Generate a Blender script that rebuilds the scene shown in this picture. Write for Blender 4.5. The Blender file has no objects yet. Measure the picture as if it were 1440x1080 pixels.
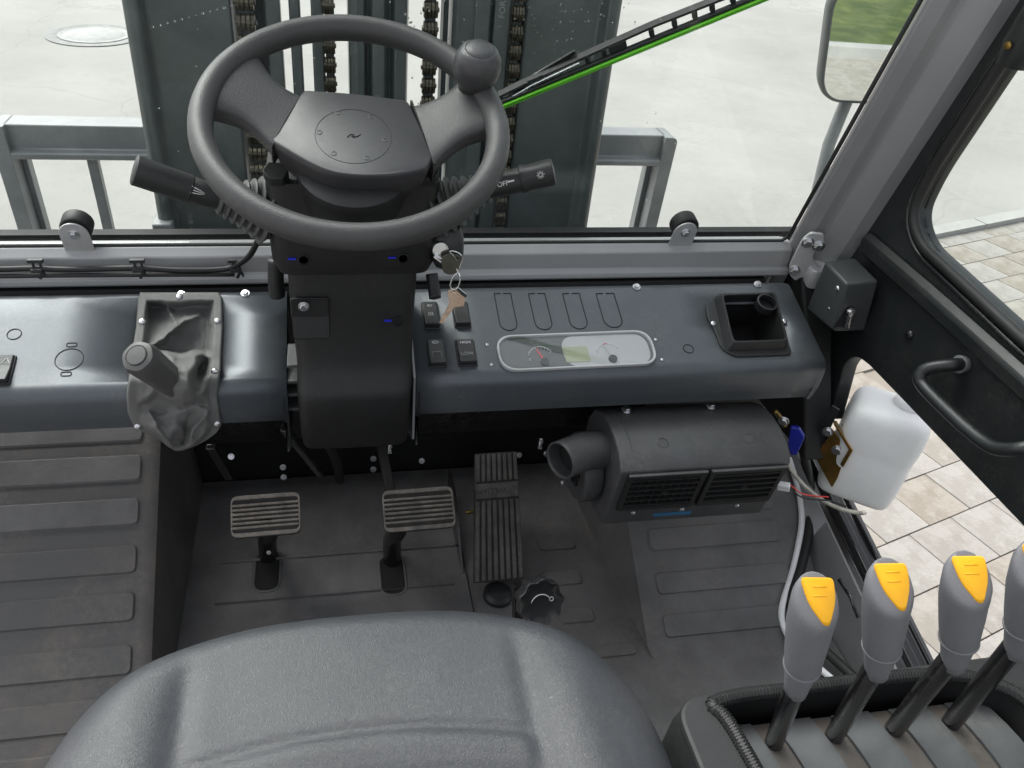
import bpy, bmesh, math, random
from mathutils import Vector as V, Matrix, noise
from math import sin, cos, pi, radians, sqrt, atan2
random.seed(7)
scene = bpy.context.scene
col = scene.collection

# ------------------------------------------------------------------ camera
FPX, PX, PY = 1057.0, 650.0, 540.0            # calibrated on the photograph (1440 x 1080)
CAM = V((0, 0, 1.10))
def cam_axes(p, y, r):
    f = V((sin(y)*cos(p), cos(y)*cos(p), -sin(p))); rr = V((cos(y), -sin(y), 0)); d = f.cross(rr)
    return (cos(r)*rr + sin(r)*d), (-sin(r)*rr + cos(r)*d), f
AR, AD, AF = cam_axes(radians(36.88), radians(11.95), radians(-5.02))
cd = bpy.data.cameras.new('camera'); cam = bpy.data.objects.new('camera', cd); col.objects.link(cam)
cd.sensor_width = 36; cd.lens = FPX/1440*36; cd.shift_x = (720-PX)/1440; cd.clip_start = .02; cd.clip_end = 500
cam.matrix_world = Matrix(((AR.x, -AD.x, -AF.x, CAM.x), (AR.y, -AD.y, -AF.y, CAM.y), (AR.z, -AD.z, -AF.z, CAM.z), (0, 0, 0, 1)))
scene.camera = cam

# ------------------------------------------------------------------ light
SUN_EL, SUN_AZ = radians(52), radians(-35)      # high behind thin cloud, ahead and to the left
w = bpy.data.worlds.new('World'); scene.world = w; w.use_nodes = True
nt = w.node_tree; bg = nt.nodes['Background']
sky = nt.nodes.new('ShaderNodeTexSky'); sky.sky_type = 'NISHITA'; sky.sun_disc = False
sky.sun_elevation = SUN_EL; sky.sun_rotation = SUN_AZ; sky.air_density = 1.0; sky.dust_density = 4.0; sky.ozone_density = .6
hs = nt.nodes.new('ShaderNodeHueSaturation'); hs.inputs['Saturation'].default_value = .22
nt.links.new(sky.outputs[0], hs.inputs['Color']); nt.links.new(hs.outputs[0], bg.inputs[0]); bg.inputs[1].default_value = .15
sl = bpy.data.lights.new('sun', 'SUN'); sl.energy = 1.3; sl.angle = radians(45); sl.color = (1, .97, .93)
so = bpy.data.objects.new('sun', sl); col.objects.link(so)
sd = V((sin(SUN_AZ)*cos(SUN_EL), cos(SUN_AZ)*cos(SUN_EL), sin(SUN_EL)))
so.rotation_euler = sd.to_track_quat('Z', 'Y').to_euler()
scene.view_settings.view_transform = 'Standard'; scene.view_settings.look = 'None'
scene.view_settings.exposure = 1.0; scene.view_settings.gamma = 1

# ------------------------------------------------------------------ pixel -> place (a point on a plane of the cab)
def ray(u, v): return AR*((u-PX)/FPX) + AD*((v-PY)/FPX) + AF
def pl(u, v, p, n):
    d = ray(u, v); n = V(n); return CAM + d*((V(p)-CAM).dot(n)/d.dot(n))
def aZ(u, v, z): return pl(u, v, (0, 0, z), (0, 0, 1))
def aY(u, v, y): return pl(u, v, (0, y, 0), (0, 1, 0))
def aX(u, v, x): return pl(u, v, (x, 0, 0), (1, 0, 0))
def proj(p):
    q = V(p)-CAM; z = q.dot(AF); return PX+FPX*q.dot(AR)/z, PY+FPX*q.dot(AD)/z, z
class Frame:
    def __init__(s, o, ex, ey):
        s.o = V(o); s.ex = V(ex).normalized(); s.ez = s.ex.cross(V(ey)).normalized(); s.ey = s.ez.cross(s.ex)
        s.M = Matrix(((s.ex.x, s.ey.x, s.ez.x, s.o.x), (s.ex.y, s.ey.y, s.ez.y, s.o.y), (s.ex.z, s.ey.z, s.ez.z, s.o.z), (0, 0, 0, 1)))
    def __call__(s, x, y, z=0): return s.o + s.ex*x + s.ey*y + s.ez*z
    def loc(s, p): q = V(p)-s.o; return V((q.dot(s.ex), q.dot(s.ey), q.dot(s.ez)))
    def px(s, u, v, h=0):
        q = s.loc(pl(u, v, s.o + s.ez*h, s.ez)); return q.x, q.y
    def at(s, u, v, h=0): x, y = s.px(u, v, h); return s.sub(x, y, h)
    def sub(s, x, y, z=0, a=0):
        return Frame(s(x, y, z), s.ex*cos(a)+s.ey*sin(a), s.ey*cos(a)-s.ex*sin(a))
WF = Frame((0, 0, 0), (1, 0, 0), (0, 1, 0))

# ------------------------------------------------------------------ materials
MATS = {}
def mat(name, c, rough=.5, metal=0, var=.12, vs=6., bump=0., bs=300., coat=0, spec=.5, kind='noise', c2=None, lo=.4, hi=.65, rvar=.1, trans=0, sss=0, dust=None):
    m = bpy.data.materials.new(name); m.use_nodes = True; t = m.node_tree; N = t.nodes; L = t.links
    b = N['Principled BSDF']
    tc = N.new('ShaderNodeTexCoord')
    n1 = N.new('ShaderNodeTexNoise'); n1.inputs['Scale'].default_value = vs; n1.inputs['Detail'].default_value = 8; n1.inputs['Roughness'].default_value = .65
    L.new(tc.outputs['Object'], n1.inputs['Vector'])
    cr = N.new('ShaderNodeValToRGB'); cr.color_ramp.elements[0].position = lo; cr.color_ramp.elements[1].position = hi
    c2 = c2 or tuple(min(1, x*(1+var*1.6)) for x in c); c1 = tuple(x*(1-var*.6) for x in c)
    cr.color_ramp.elements[0].color = (*c1, 1); cr.color_ramp.elements[1].color = (*c2, 1)
    L.new(n1.outputs[0], cr.inputs[0]); L.new(cr.outputs[0], b.inputs['Base Color'])
    if dust:                                              # dried dirt: patches of fine specks
        dc, amt, ds = dust
        na = N.new('ShaderNodeTexNoise'); na.inputs['Scale'].default_value = ds*.06; na.inputs['Detail'].default_value = 6; na.inputs['Roughness'].default_value = .7
        nb = N.new('ShaderNodeTexNoise'); nb.inputs['Scale'].default_value = ds; nb.inputs['Detail'].default_value = 4; nb.inputs['Roughness'].default_value = .8
        for q in (na, nb): L.new(tc.outputs['Object'], q.inputs['Vector'])
        ra = N.new('ShaderNodeMapRange'); ra.inputs[1].default_value = .45; ra.inputs[2].default_value = .68
        rb = N.new('ShaderNodeMapRange'); rb.inputs[1].default_value = .42; rb.inputs[2].default_value = .66
        L.new(na.outputs[0], ra.inputs[0]); L.new(nb.outputs[0], rb.inputs[0])
        mu = N.new('ShaderNodeMath'); mu.operation = 'MULTIPLY'; L.new(ra.outputs[0], mu.inputs[0]); L.new(rb.outputs[0], mu.inputs[1])
        m2 = N.new('ShaderNodeMath'); m2.operation = 'MULTIPLY'; m2.inputs[1].default_value = amt; L.new(mu.outputs[0], m2.inputs[0])
        mx = N.new('ShaderNodeMixRGB'); mx.inputs[2].default_value = (*dc, 1); L.new(m2.outputs[0], mx.inputs[0]); L.new(cr.outputs[0], mx.inputs[1]); L.new(mx.outputs[0], b.inputs['Base Color'])
    mr = N.new('ShaderNodeMapRange'); mr.inputs[3].default_value = max(.02, rough-rvar); mr.inputs[4].default_value = min(1, rough+rvar)
    n2 = N.new('ShaderNodeTexNoise'); n2.inputs['Scale'].default_value = vs*3.1; n2.inputs['Detail'].default_value = 5
    L.new(tc.outputs['Object'], n2.inputs['Vector']); L.new(n2.outputs[0], mr.inputs[0]); L.new(mr.outputs[0], b.inputs['Roughness'])
    b.inputs['Metallic'].default_value = metal; b.inputs['Coat Weight'].default_value = coat; b.inputs['Specular IOR Level'].default_value = spec
    if coat: b.inputs['Coat Roughness'].default_value = .12
    if trans: b.inputs['Transmission Weight'].default_value = trans
    if sss: b.inputs['Subsurface Weight'].default_value = sss; b.inputs['Subsurface Radius'].default_value = (.03, .03, .03); b.inputs['Subsurface Scale'].default_value = .5
    if bump:
        bp = N.new('ShaderNodeBump'); bp.inputs['Strength'].default_value = bump; bp.inputs['Distance'].default_value = .002
        if kind == 'leather':
            tx = N.new('ShaderNodeTexVoronoi'); tx.feature = 'DISTANCE_TO_EDGE'; tx.inputs['Scale'].default_value = bs
            wn = N.new('ShaderNodeTexNoise'); wn.inputs['Scale'].default_value = bs*.35; L.new(tc.outputs['Object'], wn.inputs['Vector'])
            mx = N.new('ShaderNodeMixRGB'); mx.inputs[0].default_value = .02; L.new(tc.outputs['Object'], mx.inputs[1]); L.new(wn.outputs[1], mx.inputs[2]); L.new(mx.outputs[0], tx.inputs['Vector'])
            r2 = N.new('ShaderNodeValToRGB'); r2.color_ramp.elements[1].position = .22; L.new(tx.outputs['Distance'], r2.inputs[0]); L.new(r2.outputs[0], bp.inputs['Height'])
        else:
            tx = N.new('ShaderNodeTexNoise'); tx.inputs['Scale'].default_value = bs; tx.inputs['Detail'].default_value = 3
            L.new(tc.outputs['Object'], tx.inputs['Vector']); L.new(tx.outputs[0], bp.inputs['Height'])
        L.new(bp.outputs[0], b.inputs['Normal'])
    MATS[name] = m; return m
mat('wheel_grey', (.046, .0457, .0465), .41, bump=.3, bs=800, var=.1, vs=12, dust=((.13, .12, .11), .25, 160))
mat('hub_grey', (.041, .041, .044), .36, bump=.15, bs=1100, var=.08, vs=15, dust=((.14, .13, .12), .25, 200))
mat('black_plastic', (.016, .0165, .017), .42, bump=.2, bs=1000, var=.2)
mat('soft_black', (.022, .022, .023), .6, bump=.2, bs=600, var=.2)
mat('column_plastic', (.0055, .0056, .0058), .46, bump=.3, bs=1100, var=.12, dust=((.06, .055, .05), .3, 150))
mat('bellows_rubber', (.05, .05, .05), .5, bump=.1, bs=400)
mat('dash_paint', (.09, .1, .111), .4, metal=.4, var=.05, vs=3, bump=.16, bs=1200, coat=.12, rvar=.06, dust=((.22, .21, .2), .3, 220))
mat('frame_paint', (.34, .342, .345), .36, metal=.2, var=.06, vs=4, bump=.12, bs=900, rvar=.06)
mat('pillar_paint', (.28, .283, .286), .32, metal=.25, var=.06, vs=4, bump=.12, bs=900, rvar=.06)
mat('door_black', (.0125, .0145, .015), .36, var=.15, vs=5, bump=.16, bs=1000, rvar=.1, dust=((.09, .085, .08), .3, 130))
mat('gloss_black', (.009, .009, .01), .24, var=.2, coat=.3, dust=((.1, .095, .085), .45, 120))
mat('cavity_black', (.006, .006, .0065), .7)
mat('rubber_black', (.011, .011, .011), .55, bump=.1, bs=500)
mat('mat_rubber', (.108, .107, .107), .5, var=.3, vs=9, bump=.4, bs=600, lo=.35, hi=.75, dust=((.2, .175, .145), .6, 110))
mat('mat_dusty', (.1, .098, .097), .5, var=.3, vs=7, c2=(.14, .12, .103), lo=.5, hi=.72, bump=.4, bs=600, dust=((.23, .19, .155), .55, 90))
mat('vinyl', (.043, .0455, .051), .42, var=.08, vs=5, bump=.2, bs=430, kind='leather', rvar=.07, dust=((.13, .125, .12), .25, 140))
mat('console_vinyl', (.028, .03, .032), .36, var=.1, vs=5, bump=.2, bs=700, dust=((.12, .11, .1), .4, 120))
mat('console_grey', (.085, .09, .092), .42, var=.12, vs=8, bump=.15, bs=700, dust=((.2, .185, .165), .5, 90))
mat('console_tan', (.09, .08, .071), .55, var=.15, vs=12, bump=.1, bs=700, dust=((.2, .18, .15), .6, 90))
mat('grip_grey', (.185, .185, .198), .42, var=.05, bump=.18, bs=800, dust=((.1, .095, .09), .3, 130))
mat('grip_yellow', (.85, .42, .008), .4, var=.05, vs=20)
mat('boot_fabric', (.125, .124, .12), .65, var=.15, vs=20, bump=.45, bs=1200)
mat('knob_grey', (.078, .076, .075), .48, var=.05, bump=.2, bs=900)
mat('pedal_rubber', (.17, .16, .147), .6, var=.4, vs=30, bump=.4, bs=500, c2=(.29, .262, .23), lo=.42, hi=.7, dust=((.33, .28, .22), .7, 150))
mat('pedal_groove', (.03, .028, .026), .65, var=.3, vs=30)
mat('heater_plastic', (.062, .063, .065), .38, var=.12, vs=14, bump=.35, bs=800, dust=((.2, .19, .18), .35, 160))
mat('zinc', (.62, .62, .63), .28, metal=1, var=.1, vs=60)
mat('chrome', (.8, .8, .8), .12, metal=1, var=.05)
mat('silver_paint', (.5, .5, .5), .35, metal=.3, var=.08, vs=20)
mat('clamp_paint', (.5, .5, .5), .4, metal=.4, var=.06, vs=20)
mat('yellow_zinc', (.3, .24, .07), .3, metal=.9, var=.5, vs=25, c2=(.42, .2, .06))
mat('brass_key', (.95, .68, .5), .27, metal=.5, var=.06, vs=40)
mat('dark_key', (.09, .085, .07), .35, metal=.6, var=.2, vs=30)
mat('blue_plastic', (.012, .02, .28), .35, coat=.3)
mat('blue_mark', (.02, .03, .6), .4)
mat('label_blue', (.03, .16, .32), .4)
mat('green_rubber', (.16, .6, .03), .4, var=.1, vs=10)
mat('mast_paint', (.066, .077, .076), .36, var=.2, vs=5, bump=.15, bs=250, coat=.2, dust=((.16, .165, .16), .35, 70))
mat('mast_dark', (.02, .026, .026), .45, var=.3, vs=8)
mat('chain_steel', (.13, .112, .085), .36, metal=.85, var=.5, vs=40, c2=(.3, .25, .18), lo=.45, hi=.75)
mat('guard_paint', (.22, .228, .232), .4, metal=.1, var=.15, vs=6, c2=(.3, .306, .31))
mat('hdpe', (.88, .895, .885), .42, var=.04, vs=10, bump=.15, bs=60, sss=.6)
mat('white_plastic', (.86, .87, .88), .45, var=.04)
mat('clear_hose', (.5, .48, .42), .3, var=.2, vs=40)
mat('white_ink', (.7, .7, .7), .5, var=.02)
mat('grey_ink', (.3, .3, .31), .5, var=.02)
mat('red_ink', (.75, .05, .05), .4, var=.02)
mat('dial_dark', (.1, .105, .11), .45, var=.04)
mat('dial_pale', (.46, .47, .48), .4, var=.04)
mat('lcd', (.36, .4, .27), .3, var=.03)
mat('switch_black', (.022, .0225, .0235), .4, bump=.12, bs=1200, var=.1)
mat('knob_gloss', (.03, .03, .031), .24, var=.1, bump=.05, bs=400)
mat('groove', (.012, .013, .014), .7)
mat('box_paint', (.06, .065, .065), .4, var=.08, vs=8, bump=.12, bs=900)
mat('concrete', (.3, .29, .272), .85, var=.05, vs=.4, bump=.6, bs=60, lo=.36, hi=.62, c2=(.358, .348, .33), dust=((.17, .165, .155), .35, 22))
def cracks(m, sc=.33, wd=.003, amt=.18, c=(.12, .115, .105)):
    t = m.node_tree; N = t.nodes; L = t.links; b = N['Principled BSDF']; src = b.inputs['Base Color'].links[0].from_socket
    tc = N.new('ShaderNodeTexCoord'); nz = N.new('ShaderNodeTexNoise'); nz.inputs['Scale'].default_value = 1.3; nz.inputs['Detail'].default_value = 6; L.new(tc.outputs['Object'], nz.inputs['Vector'])
    mx = N.new('ShaderNodeMixRGB'); mx.inputs[0].default_value = .35; L.new(tc.outputs['Object'], mx.inputs[1]); L.new(nz.outputs[1], mx.inputs[2])
    vo = N.new('ShaderNodeTexVoronoi'); vo.feature = 'DISTANCE_TO_EDGE'; vo.inputs['Scale'].default_value = sc; L.new(mx.outputs[0], vo.inputs['Vector'])
    mr = N.new('ShaderNodeMapRange'); mr.inputs[1].default_value = 0; mr.inputs[2].default_value = wd; mr.inputs[3].default_value = amt; mr.inputs[4].default_value = 0; L.new(vo.outputs['Distance'], mr.inputs[0])
    m2 = N.new('ShaderNodeMixRGB'); m2.inputs[2].default_value = (*c, 1); L.new(mr.outputs[0], m2.inputs[0]); L.new(src, m2.inputs[1]); L.new(m2.outputs[0], b.inputs['Base Color'])
cracks(MATS['concrete'])
mat('iron_pale', (.34, .337, .33), .7, var=.1, vs=14, bump=.3, bs=60)
mat('iron_ring', (.25, .247, .24), .75, var=.15, vs=14, bump=.3, bs=60)
mat('kerb_stone', (.36, .357, .342), .8, var=.08, vs=5, bump=.4, bs=120)
PAV = [mat('paver_%s' % n, c, .85, var=.12, vs=14, bump=.6, bs=160, lo=.42, hi=.6, c2=c2, dust=((.13, .115, .095), .3, 90)) for n, c, c2 in
       (('beige', (.262, .234, .194), (.318, .292, .255)), ('sand', (.282, .26, .225), (.33, .31, .278)), ('pale', (.298, .283, .256), (.34, .328, .302)), ('grey', (.28, .264, .236), (.325, .31, .285)))]
mat('joint_sand', (.215, .2, .178), .9, var=.2, vs=20)
mat('treadle_rubber', (.066, .063, .06), .58, var=.3, vs=30, bump=.4, bs=500, dust=((.2, .18, .15), .6, 150))
mat('grass', (.05, .085, .014), .85, var=.5, vs=3.5, bump=1, bs=30, c2=(.105, .13, .03))
def glass_mat(name, tint, ior=1.5, rough=.0, gain=1.0):
    m = bpy.data.materials.new(name); m.use_nodes = True; t = m.node_tree; N = t.nodes; L = t.links
    N.remove(N['Principled BSDF']); o = N['Material Output']
    tr = N.new('ShaderNodeBsdfTransparent'); tr.inputs[0].default_value = (*tint, 1)
    gl = N.new('ShaderNodeBsdfGlossy'); gl.inputs['Roughness'].default_value = rough
    fr = N.new('ShaderNodeFresnel'); fr.inputs[0].default_value = ior
    ge = N.new('ShaderNodeNewGeometry'); ma = N.new('ShaderNodeMapRange'); ma.inputs[3].default_value = ior; ma.inputs[4].default_value = 1/ior
    L.new(ge.outputs['Backfacing'], ma.inputs[0]); L.new(ma.outputs[0], fr.inputs[0])
    mx = N.new('ShaderNodeMixShader')
    L.new(fr.outputs[0], mx.inputs[0]); L.new(tr.outputs[0], mx.inputs[1]); L.new(gl.outputs[0], mx.inputs[2]); L.new(mx.outputs[0], o.inputs[0])
    MATS[name] = m; return m
glass_mat('pane', (.955, .985, .975), 1.42); glass_mat('lens', (.97, .97, .97), 1.6, .02)
mat('drop', (.9, .92, .92), .05, trans=1.0, var=0, rvar=.02); MATS['drop'].node_tree.nodes['Principled BSDF'].inputs['IOR'].default_value = 1.33
m = bpy.data.materials.new('mirror_glass'); m.use_nodes = True
m.node_tree.nodes['Principled BSDF'].inputs['Metallic'].default_value = 1
m.node_tree.nodes['Principled BSDF'].inputs['Roughness'].default_value = .015
m.node_tree.nodes['Principled BSDF'].inputs['Base Color'].default_value = (.86, .88, .87, 1); MATS['mirror_glass'] = m

# ------------------------------------------------------------------ object helpers
def link(name, me, m, parent=None, smooth=35, bevel=0, seg=2, subsurf=0, solid=0, kind=None):
    if m: me.materials.append(MATS[m] if isinstance(m, str) else m)
    o = bpy.data.objects.new(name, me); col.objects.link(o)
    if smooth:
        me.polygons.foreach_set('use_smooth', [True]*len(me.polygons))
        if smooth < 180: me.set_sharp_from_angle(angle=radians(smooth))
    if solid:
        md = o.modifiers.new('solid', 'SOLIDIFY'); md.thickness = solid; md.offset = -1
    if bevel:
        md = o.modifiers.new('bevel', 'BEVEL'); md.width = bevel; md.segments = seg; md.limit_method = 'ANGLE'; md.angle_limit = radians(38); md.harden_normals = False
    if subsurf:
        md = o.modifiers.new('sub', 'SUBSURF'); md.levels = subsurf; md.render_levels = subsurf
    if parent is not None:
        o.parent = parent; o.matrix_parent_inverse = parent.matrix_basis.inverted()
    if kind: o['kind'] = kind
    return o
def tag(o, label, cat, group=None):
    o['label'] = label; o['category'] = cat
    if group: o['group'] = group
    return o
def thing(name, label, cat, loc, group=None):
    o = bpy.data.objects.new(name, None); col.objects.link(o); o.location = loc; o.empty_display_size = .05
    o.matrix_basis = Matrix.Translation(V(loc))
    return tag(o, label, cat, group)
class B:
    def __init__(s): s.v = []; s.f = []
    def add(s, vs, fs):
        k = len(s.v); s.v += [tuple(p) for p in vs]; s.f += [tuple(i+k for i in f) for f in fs]; return s
    def box(s, F, c, d, top=(1, 1), sh=(0, 0)):
        x, y, z = (q/2 for q in d); cx, cy, cz = c
        vs = []
        for sz in (-1, 1):
            kx, ky = top if sz > 0 else (1, 1); ox, oy = sh if sz > 0 else (0, 0)
            for sx, sy in ((-1, -1), (1, -1), (1, 1), (-1, 1)): vs.append(F(cx+sx*x*kx+ox, cy+sy*y*ky+oy, cz+sz*z))
        return s.add(vs, [(3, 2, 1, 0), (4, 5, 6, 7), (0, 1, 5, 4), (1, 2, 6, 5), (2, 3, 7, 6), (3, 0, 4, 7)])
    def bar(s, a, b, wd, ht, up=(0, 0, 1)):
        a = V(a); b = V(b); d = (b-a); L = d.length; d.normalize(); sd = V(up).cross(d).normalized()
        return s.box(Frame(a, d, sd), (L/2, 0, 0), (L, wd, ht))
    def prism(s, F, pts, z0, z1, k=1.0):
        n = len(pts); cx = sum(p[0] for p in pts)/n; cy = sum(p[1] for p in pts)/n
        area = sum(pts[i][0]*pts[(i+1) % n][1]-pts[(i+1) % n][0]*pts[i][1] for i in range(n))
        if area < 0: pts = pts[::-1]
        vs = [F(p[0], p[1], z0) for p in pts]+[F(cx+(p[0]-cx)*k, cy+(p[1]-cy)*k, z1) for p in pts]
        return s.add(vs, [tuple(range(n))[::-1], tuple(range(n, 2*n))]+[(i, (i+1) % n, n+(i+1) % n, n+i) for i in range(n)])
    def loft(s, rings, caps=True, closed=False):
        n = len(rings[0]); k = len(rings); fs = []
        for j in range(k if closed else k-1):
            j2 = (j+1) % k
            fs += [(j*n+i, j*n+(i+1) % n, j2*n+(i+1) % n, j2*n+i) for i in range(n)]
        if caps and not closed: fs += [tuple(range(n))[::-1], tuple(range((k-1)*n, k*n))]
        return s.add([p for r in rings for p in r], fs)
    def tube(s, pts, r, n=10, caps=True, closed=False, flat=1.0):
        pts = [V(p) for p in pts]; k = len(pts); rs = r if isinstance(r, (list, tuple)) else [r]*k
        rings = []; up = None
        for i in range(k):
            a = pts[(i-1) % k] if (i > 0 or closed) else pts[i]; b = pts[(i+1) % k] if (i < k-1 or closed) else pts[i]
            d = (b-a).normalized()
            if up is None: up = d.orthogonal().normalized()
            up = (up-d*up.dot(d)).normalized(); sd = d.cross(up)
            rings.append([pts[i]+(up*cos(q)+sd*sin(q)*flat)*rs[i] for q in (2*pi*j/n for j in range(n))])
        return s.loft(rings, caps, closed)
    def lathe(s, F, prof, n=24, sx=1, sy=1, caps=True):
        return s.loft([[F(r*cos(q)*sx, r*sin(q)*sy, z) for q in (2*pi*j/n for j in range(n))] for r, z in prof], caps)
    def grid(s, fn, nu, nv):
        vs = [fn(i/(nu-1), j/(nv-1)) for j in range(nv) for i in range(nu)]
        return s.add(vs, [(j*nu+i, j*nu+i+1, (j+1)*nu+i+1, (j+1)*nu+i) for j in range(nv-1) for i in range(nu-1)])
    def mesh(s, name):
        me = bpy.data.meshes.new(name); me.from_pydata(s.v, [], s.f); me.update(); return me
    def fix(s, me):
        bm = bmesh.new(); bm.from_mesh(me); bmesh.ops.recalc_face_normals(bm, faces=bm.faces); bm.to_mesh(me); bm.free(); return me
    def build(s, name, m, parent=None, **k):
        return link(name, s.fix(s.mesh(name)), m, parent, **k)
def rpoly(pts, r, n=5):
    out = []; k = len(pts)
    for i in range(k):
        p = V((*pts[i][:2], 0)); a = V((*pts[i-1][:2], 0)); b = V((*pts[(i+1) % k][:2], 0)); rr = r[i] if isinstance(r, (list, tuple)) else r
        da = (a-p); db = (b-p); rr = min(rr, da.length*.48, db.length*.48)
        if rr <= 1e-6: out.append((p.x, p.y)); continue
        p0 = p+da.normalized()*rr; p1 = p+db.normalized()*rr
        for j in range(n+1):
            t = j/n; q = p0*(1-t)**2+p*2*t*(1-t)+p1*t*t; out.append((q.x, q.y))
    return out
def rrect(w_, h_, r, n=5, c=(0, 0)): return rpoly([(c[0]-w_/2, c[1]-h_/2), (c[0]+w_/2, c[1]-h_/2), (c[0]+w_/2, c[1]+h_/2), (c[0]-w_/2, c[1]+h_/2)], r, n)
def circ(r, n=24, c=(0, 0)): return [(c[0]+r*cos(2*pi*i/n), c[1]+r*sin(2*pi*i/n)) for i in range(n)]
def curve_mesh(cu, F):
    o = bpy.data.objects.new('tmp', cu); me = bpy.data.meshes.new_from_object(o); bpy.data.objects.remove(o); bpy.data.curves.remove(cu)
    me.transform(F.M); me.update(); return me
def plate(name, F, outer, holes, th, m, parent=None, bev=.0008, smooth=35):
    cu = bpy.data.curves.new('tmp', 'CURVE'); cu.dimensions = '2D'; cu.fill_mode = 'BOTH'; cu.extrude = max(th/2-bev, .0001); cu.bevel_depth = bev; cu.bevel_resolution = 1
    cu.offset = -bev
    for poly in [outer]+list(holes):
        sp = cu.splines.new('POLY'); sp.points.add(len(poly)-1); sp.use_cyclic_u = True
        for q, p in zip(sp.points, poly): q.co = (p[0], p[1], 0, 1)
    return link(name, curve_mesh(cu, F), m, parent, smooth=smooth)
def text(name, s, F, size, m, parent, th=.0002):
    cu = bpy.data.curves.new('tmp', 'FONT'); cu.body = s; cu.size = size; cu.align_x = 'CENTER'; cu.align_y = 'CENTER'; cu.extrude = th
    return link(name, curve_mesh(cu, F), m, parent, smooth=0)
def line(name, F, pts, m, parent, wd=.0006, closed=True, z=.0004):
    b = B(); b.tube([F(p[0], p[1], z) for p in pts], wd, 5, True, closed); return b.build(name, m, parent, smooth=180)
BOLT = {}
def bolt(F, r, parent, name='bolt', m='zinc', style='hex'):
    key = (style, m)
    if key not in BOLT:
        b = B()
        if style == 'hex':
            b.lathe(WF, [(1.0, 0), (1.0, .12), (.96, .16)], 16); b.lathe(WF, [(.72, .1), (.72, .62), (.6, .72)], 6)
        else:
            b.lathe(WF, [(1.0, 0), (1.0, .12), (.9, .34), (.62, .52), (.3, .58), (.27, .3), (.02, .3)], 16)
        me = b.fix(b.mesh('bolt')); me.materials.append(MATS[m]); me.polygons.foreach_set('use_smooth', [True]*len(me.polygons)); me.set_sharp_from_angle(angle=radians(40)); BOLT[key] = me
    o = bpy.data.objects.new(name, BOLT[key]); col.objects.link(o)
    o.parent = parent; o.matrix_parent_inverse = parent.matrix_basis.inverted()
    o.matrix_basis = F.M @ Matrix.Diagonal((r, r, r, 1)); return o
def share(name, me, M, parent):
    o = bpy.data.objects.new(name, me); col.objects.link(o); o.parent = parent; o.matrix_parent_inverse = parent.matrix_basis.inverted(); o.matrix_basis = M; return o
def struct(o, label=None):
    o['kind'] = 'structure'
    if label: o['label'] = label
    return o
def catmull(pts, n=8, closed=False):
    pts = [V(p) for p in pts]; k = len(pts); out = []
    for i in range(k if closed else k-1):
        g = (lambda j: pts[j % k]) if closed else (lambda j: pts[max(0, min(k-1, j))])
        a, b, c, d = g(i-1), g(i), g(i+1), g(i+2)
        for j in range(n):
            t = j/n; out.append(.5*((2*b)+(c-a)*t+(2*a-5*b+4*c-d)*t*t+(3*b-a-3*c+d)*t**3))
    if not closed: out.append(pts[-1])
    return out

# ================================================================== THE GROUND OUTSIDE
G = -.75
struct(B().add([(-120, -90, G), (120, -90, G), (120, 150, G), (-120, 150, G)], [(0, 1, 2, 3)]).build('ground', 'concrete', smooth=0))
PA = radians(16.4); pe = V((cos(PA), sin(PA), 0)); pn = V((-sin(PA), cos(PA), 0))
PF = Frame((0, 0, G), pe, pn)                      # paving grid: x along the courses, y towards the road
OFF0, RW, PL_ = .861, .19, .2155
pm = MATS['joint_sand'].copy(); pm.name = 'paving'; N_ = pm.node_tree.nodes; L_ = pm.node_tree.links
tc_ = N_.new('ShaderNodeTexCoord'); mp_ = N_.new('ShaderNodeMapping'); mp_.inputs['Rotation'].default_value = (0, 0, -PA); mp_.inputs['Location'].default_value = (-.189, -.101, 0)
bk_ = N_.new('ShaderNodeTexBrick'); bk_.inputs['Scale'].default_value = 1; bk_.inputs['Brick Width'].default_value = PL_; bk_.inputs['Row Height'].default_value = RW; bk_.inputs['Mortar Size'].default_value = .003
for k_, c_ in (('Color1', (.25, .225, .19)), ('Color2', (.31, .297, .27)), ('Mortar', (.12, .11, .1))): bk_.inputs[k_].default_value = (*c_, 1)
L_.new(tc_.outputs['Object'], mp_.inputs[0]); L_.new(mp_.outputs[0], bk_.inputs['Vector']); L_.new(bk_.outputs['Color'], N_['Principled BSDF'].inputs['Base Color'])
pv = struct(B().prism(PF, [(-.5, -3.2), (9, -3.2), (9, 2.486), (-.5, 2.486)], -.02, .006).build('pavement', pm, smooth=0))
me_p = {}
def paver_mesh(wd, i):
    if (wd, i) not in me_p:
        b = B(); b.prism(WF, rrect(wd-.003, RW-.003, .004, 2), 0, .024); b.prism(WF, rrect(wd-.005, RW-.005, .004, 2), .024, .026)
        me = b.fix(b.mesh('paver')); me.materials.append(PAV[i]); me_p[(wd, i)] = me
    return me_p[(wd, i)]
cnt = 0
for r in range(-7, 9):
    y = OFF0+RW*(r+.5); sh = 2.344 if r % 2 == 0 else 2.449
    for c in range(-14, 30):
        x = sh+PL_*(c+.5); p = PF(x, y)
        u, v, z = proj(p)
        if z < .3 or not (1090 < u < 1660 and 150 < v < 1150): continue
        low = (v > 470 and v > 470+(u-1170)*.78 and u < 1600); up = v < 520+(u-1290)*1.1 and u > 1200
        if not (low or up) or cnt >= 295: continue
        rnd = noise.noise(V((c*.9+r*3.1, r*1.7, 3.3)))
        o = share('paver', paver_mesh(PL_, (2 if (r+c) % 2 else random.choice((0, 0, 1))) if rnd > -.25 else random.randrange(4)), PF.sub(x, y, -.011+random.uniform(-.0012, .0012), random.uniform(-.006, .006)).M, pv); cnt += 1
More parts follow.
